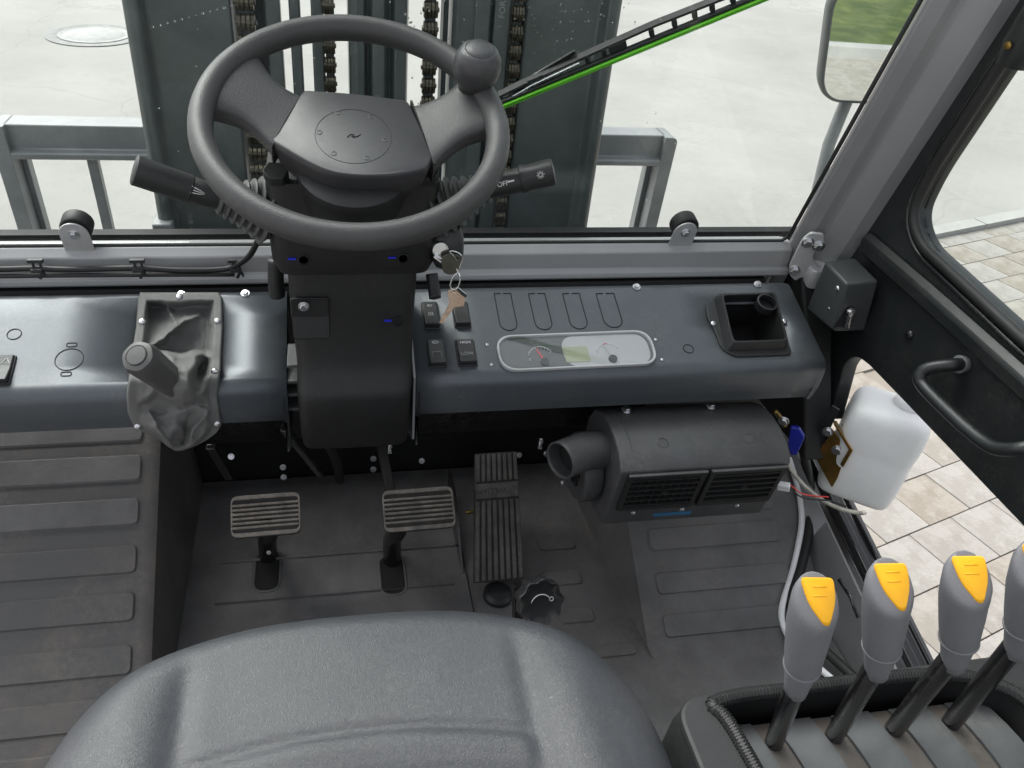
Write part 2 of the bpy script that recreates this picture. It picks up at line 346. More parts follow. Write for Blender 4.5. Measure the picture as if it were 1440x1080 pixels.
for i in range(9):
    b = B(); b.prism(PF.sub(.5+i*.995, 2.536), rrect(.985, .092, .006, 2), 0, .045)
    o = b.build('kerb_stone', 'kerb_stone', pv, smooth=0)
mc = aZ(133, 50, G); MF = Frame((mc.x, mc.y, G+.004), (1, 0, 0), (0, 1, 0))
mh = thing('manhole_cover', 'pale round manhole cover set flush in the concrete yard', 'manhole cover', (mc.x, mc.y, G))
B().lathe(MF, [(.42, 0), (.42, .004), (.33, .004), (.325, .001), (.01, .001)], 48).build('frame', 'iron_ring', mh)
B().lathe(MF, [(.315, .002), (.315, .008), (.29, .008), (.285, .005), (.26, .005), (.255, .008), (.01, .008)], 48).build('cover', 'iron_pale', mh)
struct(B().add([(1.2, -30, G+.004), (30, -30, G+.004), (30, -4.2, G+.004), (1.2, -4.2, G+.004)], [(0, 1, 2, 3)]).build('lawn', 'grass', smooth=0))
struct(B().prism(WF, [(1.0, -4.2), (30, -4.2), (30, -4.05), (1.0, -4.05)], G, G+.1).build('kerb', 'kerb_stone', smooth=0))

struct(B().prism(WF, [(1.3, -4.05), (30, -4.05), (30, -1.6), (1.3, -2.4)], G, G+.006).build('path', 'paver_sand', smooth=0))

# ================================================================== CAB FLOOR, SILL, BULKHEAD, FRAME
TAN33 = math.tan(radians(33))
def ramp(y, y0): return max(0, (y-y0)*TAN33)
fl = struct(B().prism(WF, [(-.85, -.6), (.87, -.6), (.87, 1.16), (-.85, 1.16)], -.05, -.004).build('cab_floor', 'gloss_black', smooth=0))
fr = thing('cab_shell', 'grey painted cab shell with windscreen rail and raked corner pillar', 'cab', (0, 1.02, .53))
RK = V((0, -.232, .973))                                # rake of the windscreen
WO = V((0, 1.02, .588))                                 # bottom edge of the glass
WS = Frame(WO, (1, 0, 0), RK)                           # windscreen plane, its z axis towards the driver
# lower rail: stepped profile facing the driver
def xsweep(prof, x0, x1): return B().loft([[V((x, y, z)) for y, z in prof] for x in (x0, x1)])
xsweep([(1.012, .5885), (1.006, .583), (1.000, .578), (.998, .552), (.992, .548), (.990, .539), (.996, .535), (1.05, .535), (1.05, .58), (1.03, .588)], -.95, .738).build('windscreen_rail', 'frame_paint', fr, smooth=20, bevel=.002)
xsweep([(.99, .533), (.985, .52), (.985, .50), (1.05, .50), (1.05, .533)], -.95, .70).build('rail_foot', 'rubber_black', fr, smooth=20)
# right pillar: profile swept along the rake
prof = [(.738, 1.018), (.735, 1.006), (.752, .992), (.766, .988), (.772, .978), (.790, .958), (.812, .95), (.83, .962), (.84, 1.03), (.80, 1.06), (.776, 1.05)]
def rake(p, z): return V((p[0], p[1], 0))+V((0, 0, .50))+RK*((z-.50)/RK.z)+V((0, .0, 0))
off = RK.y/RK.z*(.588-.50)
rings = [[V((x, y-off+RK.y/RK.z*(z-.50), z)) for x, y in prof] for z in (.40, .7, 1.0, 1.5)]
B().loft(rings).build('pillar', 'pillar_paint', fr, smooth=20, bevel=.004)
# black seal round the glass
sp = [WS(-.95, .002, .004), WS(.722, .002, .004), WS(.729, .01, .004), WS(.731, .02, .004), WS(.7325, .95, .004)]
B().tube(sp, .0032, 8).build('seal', 'rubber_black', fr, smooth=180)
# corner gusset below the pillar and dark side plate
B().prism(Frame((.75, 0, 0), (0, 1, 0), (0, 0, 1)), [(.80, .30), (1.03, .30), (1.03, .56), (.985, .56), (.93, .50)], 0, .05).build('side_plate', 'cavity_black', fr, bevel=.004)
# bulkhead behind the pedals
B().prism(Frame((0, 1.17, 0), (1, 0, 0), (0, 0, 1)), [(-.9, -.05), (.93, -.05), (.93, .54), (-.9, .54)], 0, .02).build('bulkhead', 'cavity_black', fr, smooth=0)
B().box(WF, (.02, 1.13, .20), (1.2, .05, .14)).build('cross_beam', 'gloss_black', fr, bevel=.004)
for u, v in ((593, 648), (525, 645), (525, 660), (730, 640), (768, 638), (398, 657), (399, 671), (325, 642)):
    p = aY(u, v, 1.10); bolt(Frame(p, (1, 0, 0), (0, .5, .87)), .006, fr)
for u, v in ((548, 630), (760, 624)):
    p = aY(u, v, 1.02); b = B(); b.tube([p+V((cos(t*1.9)*.004, sin(t*1.9)*.004, -.014+t*.0014)) for t in range(20)], .0011, 6); b.build('spring', 'zinc', fr, smooth=180)
# under-dash brackets and hoses
B().bar(aY(400, 602, .86), aY(452, 668, 1.0), .012, .012).build('bracket_rod', 'gloss_black', fr, bevel=.002)
B().tube(catmull([aY(445, 600, .9), aY(470, 640, .98), aY(478, 675, 1.06)]), .009, 8).build('hose', 'rubber_black', fr, smooth=180)
B().bar(aY(296, 628, .92), aY(322, 672, 1.0), .014, .01).build('bracket_rod', 'gloss_black', fr, bevel=.002)
# right hand sill: black stepped rails rising to the front, grey kick plate inside it
def sillp(y, dx, dz): return V((.92+dx, y, .09+(y-.565)*.264+dz))
def sill(name, prof, m, y0, y1, **k): return B().loft([[sillp(y, dx, dz) for dx, dz in prof] for y in (y0, (y0+y1)/2, y1)]).build(name, m, fr, **k)
sill('sill_rail', [(0, 0), (-.012, .004), (-.016, -.004), (-.028, -.004), (-.032, .006), (-.046, .006), (-.05, -.008), (-.064, -.012), (-.064, -.08), (0, -.08)], 'gloss_black', .30, 1.02, smooth=20, bevel=.0025)
B().loft([[V((.838, y, -.003)), V((.838, y, ramp(y, .666)+.008)), V((.852, y, .09+(y-.565)*.264-.006)), V((.857, y, .09+(y-.565)*.264-.008)), V((.857, y, -.003))] for y in (.25, .45, .666, .8, 1.0)]).build('kick_plate', 'pillar_paint', fr, smooth=20, bevel=.002)
for y in (.60, .66):
    bolt(Frame(sillp(y, -.04, .006), (1, 0, 0), (0, 1, .262)), .005, fr, m='gloss_black')
p0, p1 = aZ(1180, 815, .13), aZ(1207, 868, .12)
B().tube([p0, p0.lerp(p1, .5)+V((.002, 0, .004)), p1], .0035, 8).build('latch_rod', 'gloss_black', fr, smooth=180)

# ================================================================== RUBBER FLOOR MAT
mt = thing('floor_mat', 'dusty dark rubber floor mat with raised ribs around the pedal well', 'floor mat', (0.1, .7, 0))
B().prism(WF, [(-.30, -.5), (.60, -.5), (.60, 1.14), (-.30, 1.14)], -.004, .002).build('well_mat', 'mat_rubber', mt, smooth=0)
YL, YR = .55, .666
# left ramp with sloping side down to the well
def lramp():
    b = B(); ys = [-.2, .3, .5, .545, .56, .6, .8, .95, 1.13]
    rows = []
    for y in ys:
        z = ramp(y, YL); k = .004
        rows.append([V((-.9, y, z+k)), V((-.30, y, z+k)), V((-.287, y, z+k-.0015)), V((-.281, y, z+k-.006)), V((-.268, y, k*.5)), V((-.262, y, .0015))])
    n = 6
    b.add([p for r in rows for p in r], [(j*n+i, j*n+i+1, (j+1)*n+i+1, (j+1)*n+i) for j in range(len(ys)-1) for i in range(n-1)])
    return b.build('foot_ramp', 'mat_dusty', mt, smooth=30)
lr = lramp()
def rramp():
    b = B(); ys = [.2, .45, .60, .655, .68, .75, .9, 1.02]; n = 6; rows = []
    for y in ys:
        z = ramp(y, YR); k = .004
        rows.append([V((.478+(.026*max(0, 1-(y-.666)/.3) if y > .666 else .026), y, .0015)), V((.486+.02*max(0, min(1, 1-(y-.666)/.3)), y, k*.6+z*.2)), V((.502, y, z+k-.004)), V((.51, y, z+k-.001)), V((.525, y, z+k)), V((.836, y, z+k))])
    b.add([p for r in rows for p in r], [(j*n+i, j*n+i+1, (j+1)*n+i+1, (j+1)*n+i) for j in range(len(ys)-1) for i in range(n-1)])
    return b.build('foot_ramp', 'mat_rubber', mt, smooth=30)
rr_ = rramp()
def padmesh(F, w_, h_, m, par, hgt=.0035):
    o = rrect(w_, h_, .009, 4); b = B(); b.prism(F, rrect(w_+.003, h_+.003, .01, 4), -.003, .0004)
    b.prism(F, o, .0004, hgt, 1.0); return b.build('rib_pad', m, par, smooth=30, bevel=.0012)
c33, s33 = cos(radians(33)), sin(radians(33))
for i, yb in enumerate((.910, .852, .791, .733, .671, .612, .556)):
    yc = yb+.0165; F = Frame((-.60, yc, ramp(yc, YL)+.0042), (1, 0, 0), (0, c33, s33))
    padmesh(F, .60-.315+.30, .040, 'mat_dusty' if i > 1 else 'mat_rubber', lr)
F0 = Frame((0, .98, ramp(.98, YL)+.0042), (1, 0, 0), (0, c33, s33))
padmesh(F0.sub(-.60, 0), .585, .04, 'mat_rubber', lr)
for v0, v1 in ((703, 728), (745, 776), (808, 838), (868, 900)):
    n33 = (0, -s33, c33); a = pl(905, v1, (0, YR, .004), n33); b_ = pl(905, v0, (0, YR, .004), n33)
    yc = (a.y+b_.y)/2; hh = (b_-a).length*.98
    F = Frame((0, yc, ramp(yc, YR)+.0042), (1, 0, 0), (0, c33, s33)); padmesh(F.sub(.535+.125, 0), .25, hh, 'mat_rubber', rr_)
wm = [o for o in mt.children if o.name.startswith('well_mat')][0]
for (u0, u1, v0, v1) in ((312, 640, 765, 793), (305, 640, 822, 850), (760, 803, 752, 776), (770, 812, 800, 826), (790, 830, 852, 879), (800, 890, 903, 931)):
    a = aZ(u0, v1, .003); c = aZ(u1, v0, .003); x0, x1 = min(a.x, aZ(u0, v0, .003).x), max(c.x, aZ(u1, v1, .003).x)
    padmesh(WF.sub((x0+x1)/2, (a.y+c.y)/2, .0022), x1-x0, abs(c.y-a.y)*.92, 'mat_rubber', wm, .004)
B().box(WF, (aZ(654, 800, 0).x, .85, .003), (.0016, .36, .003)).build('seam', 'groove', wm, smooth=0)
# slots for the pedal arms
for u, v in ((376, 803), (552, 808)):
    p = aZ(u, v, .003); F = Frame((p.x, p.y, .002), (1, 0, 0), (0, 1, 0))
    B().prism(F, rrect(.042, .085, .02, 6), .0003, .0012).build('slot', 'cavity_black', wm, smooth=0)
    line('slot_edge', F, rrect(.046, .089, .022, 6), 'mat_rubber', wm, .0025)
# ================================================================== DASHBOARD
DA = radians(19); DF = Frame((0, .80, .495), (1, 0, 0), (0, cos(DA), sin(DA)))
da = thing('dashboard', 'satin blue grey sheet metal dashboard with rounded front edge', 'dashboard', (.1, .87, .42))
pr = [(.985, .50), (.972, .532), (.962, .5415), (.950, .5455), (.945, .5449)]
ic_ = [DF.px(u, v, .016) for u, v in ((1013, 413), (1091, 411), (1109, 480), (1029, 483))]
yb_, yf_ = .80+ic_[0][1]*cos(DA)-.007, .80+ic_[2][1]*cos(DA)+.009
pr += [(y, .495+(y-.80)*math.tan(DA)) for y in (yb_, (yb_+yf_)/2, yf_, .815)]
yc, zc, R_ = .8225, .4785, .0235
for i in range(1, 9):
    a = radians(109+ i*(180-109)/8); pr.append((yc+R_*cos(a), zc+R_*sin(a)))
pr += [(.7992, .455), (.801, .448), (.803, .434), (.812, .430), (.84, .430)]
def dsheet(x0, x1, hx=None, hi_=()):
    b = B(); n = len(pr); vs = []
    xs = sorted(set([x0+(x1-x0)*i/6 for i in range(7) if not hx or not (hx[0]-.02 < x0+(x1-x0)*i/6 < hx[1]+.02)]+(list(hx) if hx else [])))
    for x in xs: vs += [V((x, y, z)) for y, z in pr]
    b.add(vs, [(j*n+i, j*n+i+1, (j+1)*n+i+1, (j+1)*n+i) for j in range(len(xs)-1) for i in range(n-1) if not (hx and hx[0]-1e-6 < xs[j] < hx[1]-1e-6 and i in hi_)])
    me = b.mesh('panel'); o = link('panel', me, 'dash_paint', da, smooth=50)
    if me.polygons[6].normal.z < 0: me.flip_normals()
    md = o.modifiers.new('solid', 'SOLIDIFY'); md.thickness = .003; md.offset = -1
    return o
dsheet(-.95, -.0635, (-.2605, -.1535), range(4, 8)); dsheet(.107, .715, (ic_[0][0]+.004, ic_[1][0]-.004), range(5, 7))
DE = Frame((.7125, 0, 0), (0, 1, 0), (0, 0, 1))
B().prism(DE, [(y, z-.0045) for y, z in pr[3:-1]]+[(.96, .43)], -.006, 0).build('end_cap', 'dash_paint', da, smooth=20)
for x in (-.068, .111):
    B().prism(Frame((x, 0, 0), (0, 1, 0), (0, 0, 1)), [(y, z-.004) for y, z in pr[3:-1]]+[(.95, .40), (.80, .38)], -.002, .001).build('side_flange', 'door_black', da, smooth=20)
for u, v in ((255, 413), (345, 410), (612, 407), (895, 404), (1065, 400)):
    x, y = DF.px(u, v, .0); bolt(DF.sub(x, min(y, .158), .0005), .0062, da)
for u, v in ((685, 485), (691, 513), (922, 478), (931, 506)):
    x, y = DF.px(u, v); bolt(DF.sub(x, y, .0003), .0026, da, name='screw', style='dome')
def dpts(uv): return [DF.px(u, v) for u, v in uv]
# knock-out outlines
for u0, u1, vb in ((694.7, 718, 465), (743, 766, 464), (791, 814.5, 463), (838, 863, 461)):
    x0, y0 = DF.px(u0, 413); x1, _ = DF.px(u1, 412.5); yb = DF.px(u0+14, vb)[1]; w_ = (x1-x0)/2; cx = (x0+x1)/2
    pts = [(cx-w_*.25, y0), (cx-w_, y0)]+[(cx-w_*cos(pi*t/10), yb+w_*(1-sin(pi*t/10))) for t in range(11)]+[(cx+w_, y0), (cx+w_*.1, y0)]
    line('knockout_slot', DF, pts, 'groove', da, .00075, False)
for u, v, r, asp in ((20, 470, .0085, 1), (97.5, 505.5, .017, 1), (968, 490.5, .0075, 1)):
    x, y = DF.px(u, v); line('knockout_ring', DF, circ(r, 28, (x, y)), 'groove', da, .0006)
for u, v in ((101, 485), (93, 526)):
    x, y = DF.px(u, v); line('knockout_notch', DF, rrect(.0125, .006, .0025, 3, (x, y)), 'groove', da, .0006)
# ------------------------------------------------------------------ rocker switches
def rocker(u0, u1, v0, v1, label, marks, group=None):
    x0, y1 = DF.px((u0*2+u1)/3, v0); x1, y0 = DF.px(u1, (v0+v1*2)/3); x0 = DF.px(u0, (v0+v1)/2)[0]; x1 = DF.px(u1, (v0+v1)/2)[0]; y0 = DF.px((u0+u1)/2, v1, .003)[1]; y1 = DF.px((u0+u1)/2, v0, .003)[1]
    cx, cy = (x0+x1)/2, (y0+y1)/2; w_, h_ = x1-x0, y1-y0
    F = DF.sub(cx, cy, .0); t = thing('rocker_switch', label, 'switch', F.o)
    b = B(); b.prism(F, rrect(w_, h_, .003, 3), 0, .0025); b.build('bezel', 'black_plastic', t, smooth=30, bevel=.0008)
    b = B(); n = 9; ww = w_*.86; hh = h_*.92; rows = []
    for j in range(n):
        s_ = j/(n-1); y = -hh/2+hh*s_; z = .0035+.0055*(1-s_)**1.2+.002*abs(2*s_-1)
        rows.append([F(-ww/2, y, .001), F(-ww/2, y, z-.001), F(-ww/2+.001, y, z), F(ww/2-.001, y, z), F(ww/2, y, z-.001), F(ww/2, y, .001)])
    b.loft(rows); b.build('rocker', 'switch_black', t, smooth=30, bevel=.0006)
    for mk in marks: mk(t, F, ww, hh)
    return t
def rz(s_): return .0035+.0055*(1-s_)**1.2+.002*abs(2*s_-1)
def MK(F, yy): s_ = .5+yy; return rz(s_)+.0003
def fan_mark(yo, sc=1):
    def f(t, F, ww, hh):
        G_ = F.sub(0, yo*hh, MK(F, yo)); a = [( .0055*sc*cos(q), .0042*sc*sin(q)) for q in [radians(30+120*i/8) for i in range(9)]]
        a2 = [(.0026*sc*cos(q), .0018*sc*sin(q)-.001) for q in [radians(150-120*i/6) for i in range(7)]]
        line('mark', G_, a+a2, 'white_ink', t, .0004, True, 0); line('mark', G_, [(0, -.001*sc), (-.0035*sc, .0022*sc)], 'white_ink', t, .0003, False, 0)
    return f
def spray_mark(yo):
    def f(t, F, ww, hh):
        G_ = F.sub(0, yo*hh, MK(F, yo))
        for k in (-1, 0, 1):
            line('mark', G_, [(k*.0028, -.002), (k*.003, .001), (k*.0018, .0028)], 'white_ink', t, .00045, False, 0)
        line('mark', G_, [(-.0045, -.0024), (.0045, -.0024)], 'white_ink', t, .0004, False, 0)
    return f
def txt_mark(s, yo, size, m='white_ink'):
    def f(t, F, ww, hh): text('lettering', s, F.sub(0, yo*hh, MK(F, yo)+.0003), size, m, t)
    return f
def tri_mark(xo, yo):
    def f(t, F, ww, hh): line('mark', F.sub(xo*ww, yo*hh, MK(F, yo)), [(-.005, -.0035), (.005, -.0035), (0, .0045)], 'white_ink', t, .0006, True, 0)
    return f
def dots_mark(t, F, ww, hh):
    for k in (-1, 0, 1): B().box(F.sub(k*.005, -.47*hh, rz(.03)), (0, 0, 0), (.0028, .003, .0016)).build('grip_dot', 'cavity_black', t)
def rect_mark(t, F, ww, hh): line('mark', F.sub(0, -.2*hh, MK(F, -.2)), rrect(ww*.55, hh*.32, .002, 3), 'grey_ink', t, .00025)
rocker(-14, 20, 499, 540, 'black rocker switch with a warning triangle left of the grey boot', [tri_mark(.2, .25)])
rocker(593, 617, 424, 462, 'black rocker switch with wiper and washer spray symbols beside the brass key', [fan_mark(.3, .75), spray_mark(-.02), dots_mark])
rocker(636, 660, 424, 460, 'plain black rocker switch half hidden by the brass key', [])
rocker(600, 626, 477, 516, 'black rocker switch with a single wiper symbol beside the steering column', [fan_mark(.33), rect_mark])
rocker(641, 669, 477, 514, 'black rocker switch lettered HIGH and LOW beside the instrument cluster', [txt_mark('HIGH', .36, .0062), txt_mark('LOW', -.14, .0078, 'grey_ink')])
# ------------------------------------------------------------------ instrument cluster
x0, _ = DF.px(699, 496); x1, _ = DF.px(918, 490); yb = DF.px(800, 520)[1]; yt = DF.px(800, 471)[1]
CF = DF.sub((x0+x1)/2, (yb+yt)/2, 0, radians(.8)); cw, ch = x1-x0, yt-yb
ic = thing('instrument_cluster', 'long oval instrument cluster with red needle gauge under a clear lens', 'instrument cluster', CF.o)
plate('bezel', CF.sub(0, 0, .003), rrect(cw, ch, ch*.42, 10), [rrect(cw-.0055, ch-.0055, ch*.41, 10)], .006, 'dial_pale', ic)
plate('dial_plate', CF.sub(0, 0, .0012), rrect(cw-.007, ch-.007, ch*.4, 10), [], .001, 'dial_dark', ic, bev=.0001)
plate('side_plate', CF.sub(cw*.19, 0, .0018), rrect(cw*.56, ch-.0075, ch*.38, 10), [], .0006, 'dial_pale', ic, bev=.0001)  # pale plate added to imitate the sky's reflection in the lens
B().prism(CF, rrect(cw*.155, ch*.44, .002, 3, (-.002, -.006)), .0022, .0028).build('display', 'lcd', ic, smooth=0)
for gx in (-cw*.235, cw*.2):
    for a0, a1, m_ in ((150, 105, 'white_ink'), (105, 88, 'red_ink' if gx > 0 else 'white_ink'), (88, 40, 'white_ink')):
        line('scale_arc', CF, [(gx+.021*cos(radians(a0+(a1-a0)*i/6)), -.016+.026*sin(radians(a0+(a1-a0)*i/6))) for i in range(7)], m_, ic, .0006, False, .0026)
    B().lathe(CF.sub(gx+.003, -.017, .002), [(.0065, 0), (.006, .003), (.001, .0032)], 16).build('needle_hub', 'black_plastic', ic)
    n0 = CF.sub(gx+.003, -.017, .004, radians(20)); B().prism(n0, [(-.0012, 0), (.0012, 0), (.0007, .024), (-.0007, .024)], 0, .0006).build('needle', 'red_ink' if gx < 0 else 'dial_pale', ic, smooth=0)
for gx in (-cw*.235, cw*.2):
    for k in range(9):
        a = radians(150-110*k/8); r0_ = .0262; B().bar(CF(gx+.021*cos(a), -.016+.026*sin(a), .0027), CF(gx+.018*cos(a), -.016+.0225*sin(a), .0027), .0006, .0004).build('tick', 'white_ink', ic, smooth=0)
text('lettering', 'E', CF.sub(-cw*.235-.017, -.012, .0024), .006, 'white_ink', ic)
plate('lens', CF.sub(0, 0, .0062), rrect(cw-.006, ch-.006, ch*.4, 10), [], .0012, 'lens', ic, bev=.0005)
# ------------------------------------------------------------------ storage tray
TF = DF; tr = thing('storage_tray', 'black plastic storage tray with round pen holder screwed to the dashboard', 'storage tray', DF.at(1055, 460).o)
oc = dpts([(992, 428), (1010, 414), (1088, 413), (1113, 500), (1032, 503), (1014, 492), (1004, 466), (994, 448)])
cx = sum(p[0] for p in ic_)/4; cy = sum(p[1] for p in ic_)/4
o1 = rpoly(ic_, .008, 5)
def shrink(ps, k): return [(cx+(p[0]-cx)*k, cy+(p[1]-cy)*k) for p in ps]
plate('flange', DF.sub(0, 0, .0015), rpoly(oc, .008, 4), [shrink(o1, .95)], .003, 'black_plastic', tr, bev=.001)
b = B()
b.loft([[DF(x, y, h) for x, y in shrink(o1, k)] for k, h in ((1.1, .003), (1.0, .0155), (.985, .017), (.93, .017), (.915, .0155))], caps=False)
b.build('tub', 'black_plastic', tr, smooth=50)
b = B(); b.loft([[DF(x, y, h) for x, y in shrink(o1, k)] for k, h in ((.915, .0155), (.90, -.062))], caps=False); b.add([DF(x, y, -.0618) for x, y in shrink(o1, .902)], [tuple(range(len(o1)))]); b.build('tub_shade', 'cavity_black', tr, smooth=50)  # inside of the tub in a blacker colour, shade painted in
x, y = DF.px(1079, 425, .016); F = DF.sub(x, y, .004)
B().loft([[F(r*cos(q), r*sin(q), h) for q in (2*pi*i/28 for i in range(28))] for r, h in ((.0155, .006), (.016, .0105), (.016, .0128), (.0135, .0132), (.0135, .006))], caps=False).build('pen_ring', 'black_plastic', tr, smooth=40)
for u, v in ((1003, 455), (1103, 452)):
    bolt(DF.at(u, v, .003), .0045, tr, name='screw', style='dome')
B().lathe(F, [(.0153, .0062), (.0153, .0), (.001, .0)], 24, caps=False).build('pen_holder', 'cavity_black', tr, smooth=40)
# ------------------------------------------------------------------ hand lever in its boot
hl = thing('hand_lever', 'grey hand lever with round end button rising from a wrinkled fabric boot', 'lever', DF.at(250, 520).o)
def sstep(a, b, x): t = max(0, min(1, (x-a)/(b-a))); return t*t*(3-2*t)
def dpt(u, v, h):
    p = pl(u, v, DF(0, 0, h), DF.ez); q = aY(u, v, .7985-h*.9)
    return q.lerp(p, sstep(.802, .838, p.y))
neck = aY(256, 548, .80); tip = aY(192, 500, .745); ax = (tip-neck).normalized()
s1 = ax.orthogonal().normalized(); s2 = ax.cross(s1)
def lerp_t(tab, x):
    for (x0, y0), (x1, y1) in zip(tab, tab[1:]):
        if x <= x1: k = max(0, (x-x0)/(x1-x0)); return y0+(y1-y0)*k
    return tab[-1][1]
LE = [(411, 197), (420, 194), (460, 191), (510, 183), (555, 178), (580, 179), (598, 187), (609, 203), (618, 224), (628, 236), (634, 246)]
RE = [(411, 308), (420, 313), (460, 314), (520, 311), (555, 306), (580, 309), (598, 312), (609, 304), (618, 292), (628, 274), (634, 256)]
def segd(u, v, a, b):
    ax_, ay_ = a; bx_, by_ = b; dx_, dy_ = bx_-ax_, by_-ay_; t = max(0, min(1, ((u-ax_)*dx_+(v-ay_)*dy_)/(dx_*dx_+dy_*dy_))); return sqrt((u-ax_-t*dx_)**2+(v-ay_-t*dy_)**2)
def bh_(u, v, e):
    # height of the fabric over the panel: flange, pocket, folds and the cone round the lever
    wu = noise.noise(V((u*.03, v*.03, 7.1)))*9+noise.noise(V((u*.09, v*.09, 2.1)))*3; wv = noise.noise(V((u*.03, v*.03, 11.7)))*9+noise.noise(V((u*.09, v*.09, 5.9)))*3
    rim_ = sstep(0, 2.5, e)*.0045; u0_, v0_ = u, v; u += wu; v += wv
    ins = sstep(11+wu*.25, 22+wu*.3, e)
    z = -.026*(1-sstep(488, 500, v))+.004*sstep(500, 560, v)
    z += .026*math.exp(-segd(u, v, (276, 446), (206, 494))/7.0)
    z += .012*math.exp(-segd(u, v, (232, 422), (248, 462))/6.0)
    z += .020*math.exp(-max(0, v-497)/26.0)*sstep(490, 499, v)*math.exp(-((u-250)/34)**4)
    z += .030*math.exp(-(((u-256)/26)**2+((v-546)/24)**2))
    z -= .030*math.exp(-(((u-285)/8)**2+((v-522)/22)**2))
    z -= .022*math.exp(-(((u-212)/20)**2+((v-572)/8)**2))
    z -= .016*math.exp(-segd(u, v, (222, 566), (286, 574))/5.0)
    z += .016*math.exp(-segd(u, v, (206, 570), (240, 630))/6.5)
    z -= .020*math.exp(-segd(u, v, (268, 588), (256, 622))/7.0)
    z += .018*math.exp(-segd(u, v, (296, 560), (272, 612))/7.0)
    z += .012*sstep(585, 612, v)
    rd = 1-2*abs(noise.noise(V((u*.028, v*.022, 3.7)))); z += (rd-.5)*.006+noise.noise(V((u*.08, v*.06, 1.3)))*.0018
    lim = -.002-.04*(1-sstep(520, 548, v0_)); return rim_+max(z-.001, lim)*ins
NU, NV = 84, 120; vs = []
for j in range(NV):
    v = 411+(634-411)*(j/(NV-1)); ul, ur = lerp_t(LE, v), lerp_t(RE, v)
    for i in range(NU):
        u = ul+(ur-ul)*i/(NU-1); e = min(u-ul, ur-u, v-411, (640-v)*1.0)
        if v > 600: e = min(u-ul, ur-u)+(v-600)*.5 if v < 630 else e
        vs.append(dpt(u, v, bh_(u, v, max(0, e))+.0012))
bb = B(); bb.add(vs, [(j*NU+i, j*NU+i+1, (j+1)*NU+i+1, (j+1)*NU+i) for j in range(NV-1) for i in range(NU-1)])
bb.build('boot', 'boot_fabric', hl, smooth=180, solid=.0015)
for u, v in ((252, 417), (200, 452), (306, 451), (302, 523), (194, 600), (305, 596)):
    p = dpt(u, v, .0058); nrm = DF.ez if p.y > .82 else V((0, -1, .15))
    bolt(Frame(p, (1, 0, 0), nrm.cross(V((1, 0, 0)))), .0048, hl, name='stud', style='dome')
KF = Frame(neck, s1, s2) if s1.cross(s2).dot(ax) > 0 else Frame(neck, s2, s1)
LL = (tip-neck).length
def hexr(r, z, rot=.2, k=.10): return [KF(r*(1+k*cos(6*(q+rot)))*cos(q), r*(1+k*cos(6*(q+rot)))*sin(q), z) for q in (2*pi*i/36 for i in range(36))]
B().loft([hexr(0.0141, -.012, k=0), hexr(0.0156, .0, k=0), hexr(0.0156, .003, k=.0), hexr(0.0163, .006, k=.02), hexr(0.0181, LL*.45, k=.05), hexr(0.0196, LL*.8, k=.055), hexr(0.0199, LL*.92, k=.055), hexr(0.0181, LL*.985, k=.02), hexr(0.0133, LL, k=0), hexr(0.0130, LL-.0008, k=0), hexr(0.0020, LL-.0008, k=0)]).build('grip', 'knob_grey', hl, smooth=40)
B().lathe(KF, [(.0122, LL-.002), (.0122, LL), (.0112, LL+.0012), (.002, LL+.0018)], 28).build('button', 'knob_grey', hl, smooth=40)
# ================================================================== STEERING COLUMN
cl = thing('steering_column', 'black plastic steering column shroud with rubber bellows on both sides', 'steering column', (.026, .86, .38))
def rring(cx, cy, hx, hy, z, r=.02, n=5, zf=0): return [V((x, y, z+zf*(cy-y))) for x, y in rrect(2*hx, 2*hy, r, n, (cx, cy))]
cx = .028
B().loft([rring(cx, .865, .088, .068, .775, .02), rring(cx, .865, .096, .072, .772, .02), rring(cx, .866, .098, .074, .73, .022), rring(cx, .867, .096, .075, .675, .022), rring(cx, .868, .090, .073, .660, .022), rring(cx, .868, .08, .065, .658, .02)]).build('upper_shroud', 'column_plastic', cl, smooth=40)
B().loft([rring(cx-.002, .870, .078, .068, .662, .018), rring(cx-.003, .868, .0765, .070, .60, .018), rring(cx-.002, .865, .0745, .071, .535, .018), rring(cx-.002, .861, .0745, .076, .512, .018), rring(cx-.003, .858, .0745, .082, .50, .018), rring(cx-.004, .856, .0735, .085, .488, .018), rring(cx-.004, .857, .073, .083, .42, .018), rring(cx-.004, .858, .071, .080, .402, .018), rring(cx-.002, .858, .060, .068, .394, .02), rring(cx, .858, .045, .05, .374, .02), rring(cx, .858, .02, .02, .368, .008)]).build('lower_shroud', 'column_plastic', cl, smooth=40)
# screw wells with blue marks, recess window on the left
for u, v in ((427, 366), (567, 364), (560, 452)):
    p = aY(u, v, .79 if v < 400 else .796); F = Frame(p, (1, 0, 0), (0, 0, 1))
    yv = .7925 if v < 400 else .7975
    F = Frame((p.x, yv-.0015, p.z), (1, 0, 0), (0, 0, 1))
    B().lathe(F, [(.0065, -.002), (.0065, .001), (.0055, .0014), (.0052, -.001), (.001, -.001)], 20).build('screw_well', 'cavity_black', cl, smooth=40)
    B().box(F.sub(-.013, .0015, 0), (0, 0, 0), (.009, .0012, .003)).build('paint_mark', 'blue_mark', cl)
F = Frame(aY(437, 448, .797), (1, 0, 0), (0, 0, 1))
plate('recess_frame', F, rrect(.045, .059, .004, 3), [rrect(.042, .054, .003, 3)], .0025, 'column_plastic', cl)
B().prism(F, rrect(.043, .055, .003, 3), -.001, .0012).build('recess', 'soft_black', cl, smooth=0)
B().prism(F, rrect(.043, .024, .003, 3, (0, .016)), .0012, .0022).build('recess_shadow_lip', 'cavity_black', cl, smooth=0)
F = Frame(aY(427, 431, .79), (1, 0, 0), (0, 0, 1)); bolt(F, .0065, cl)
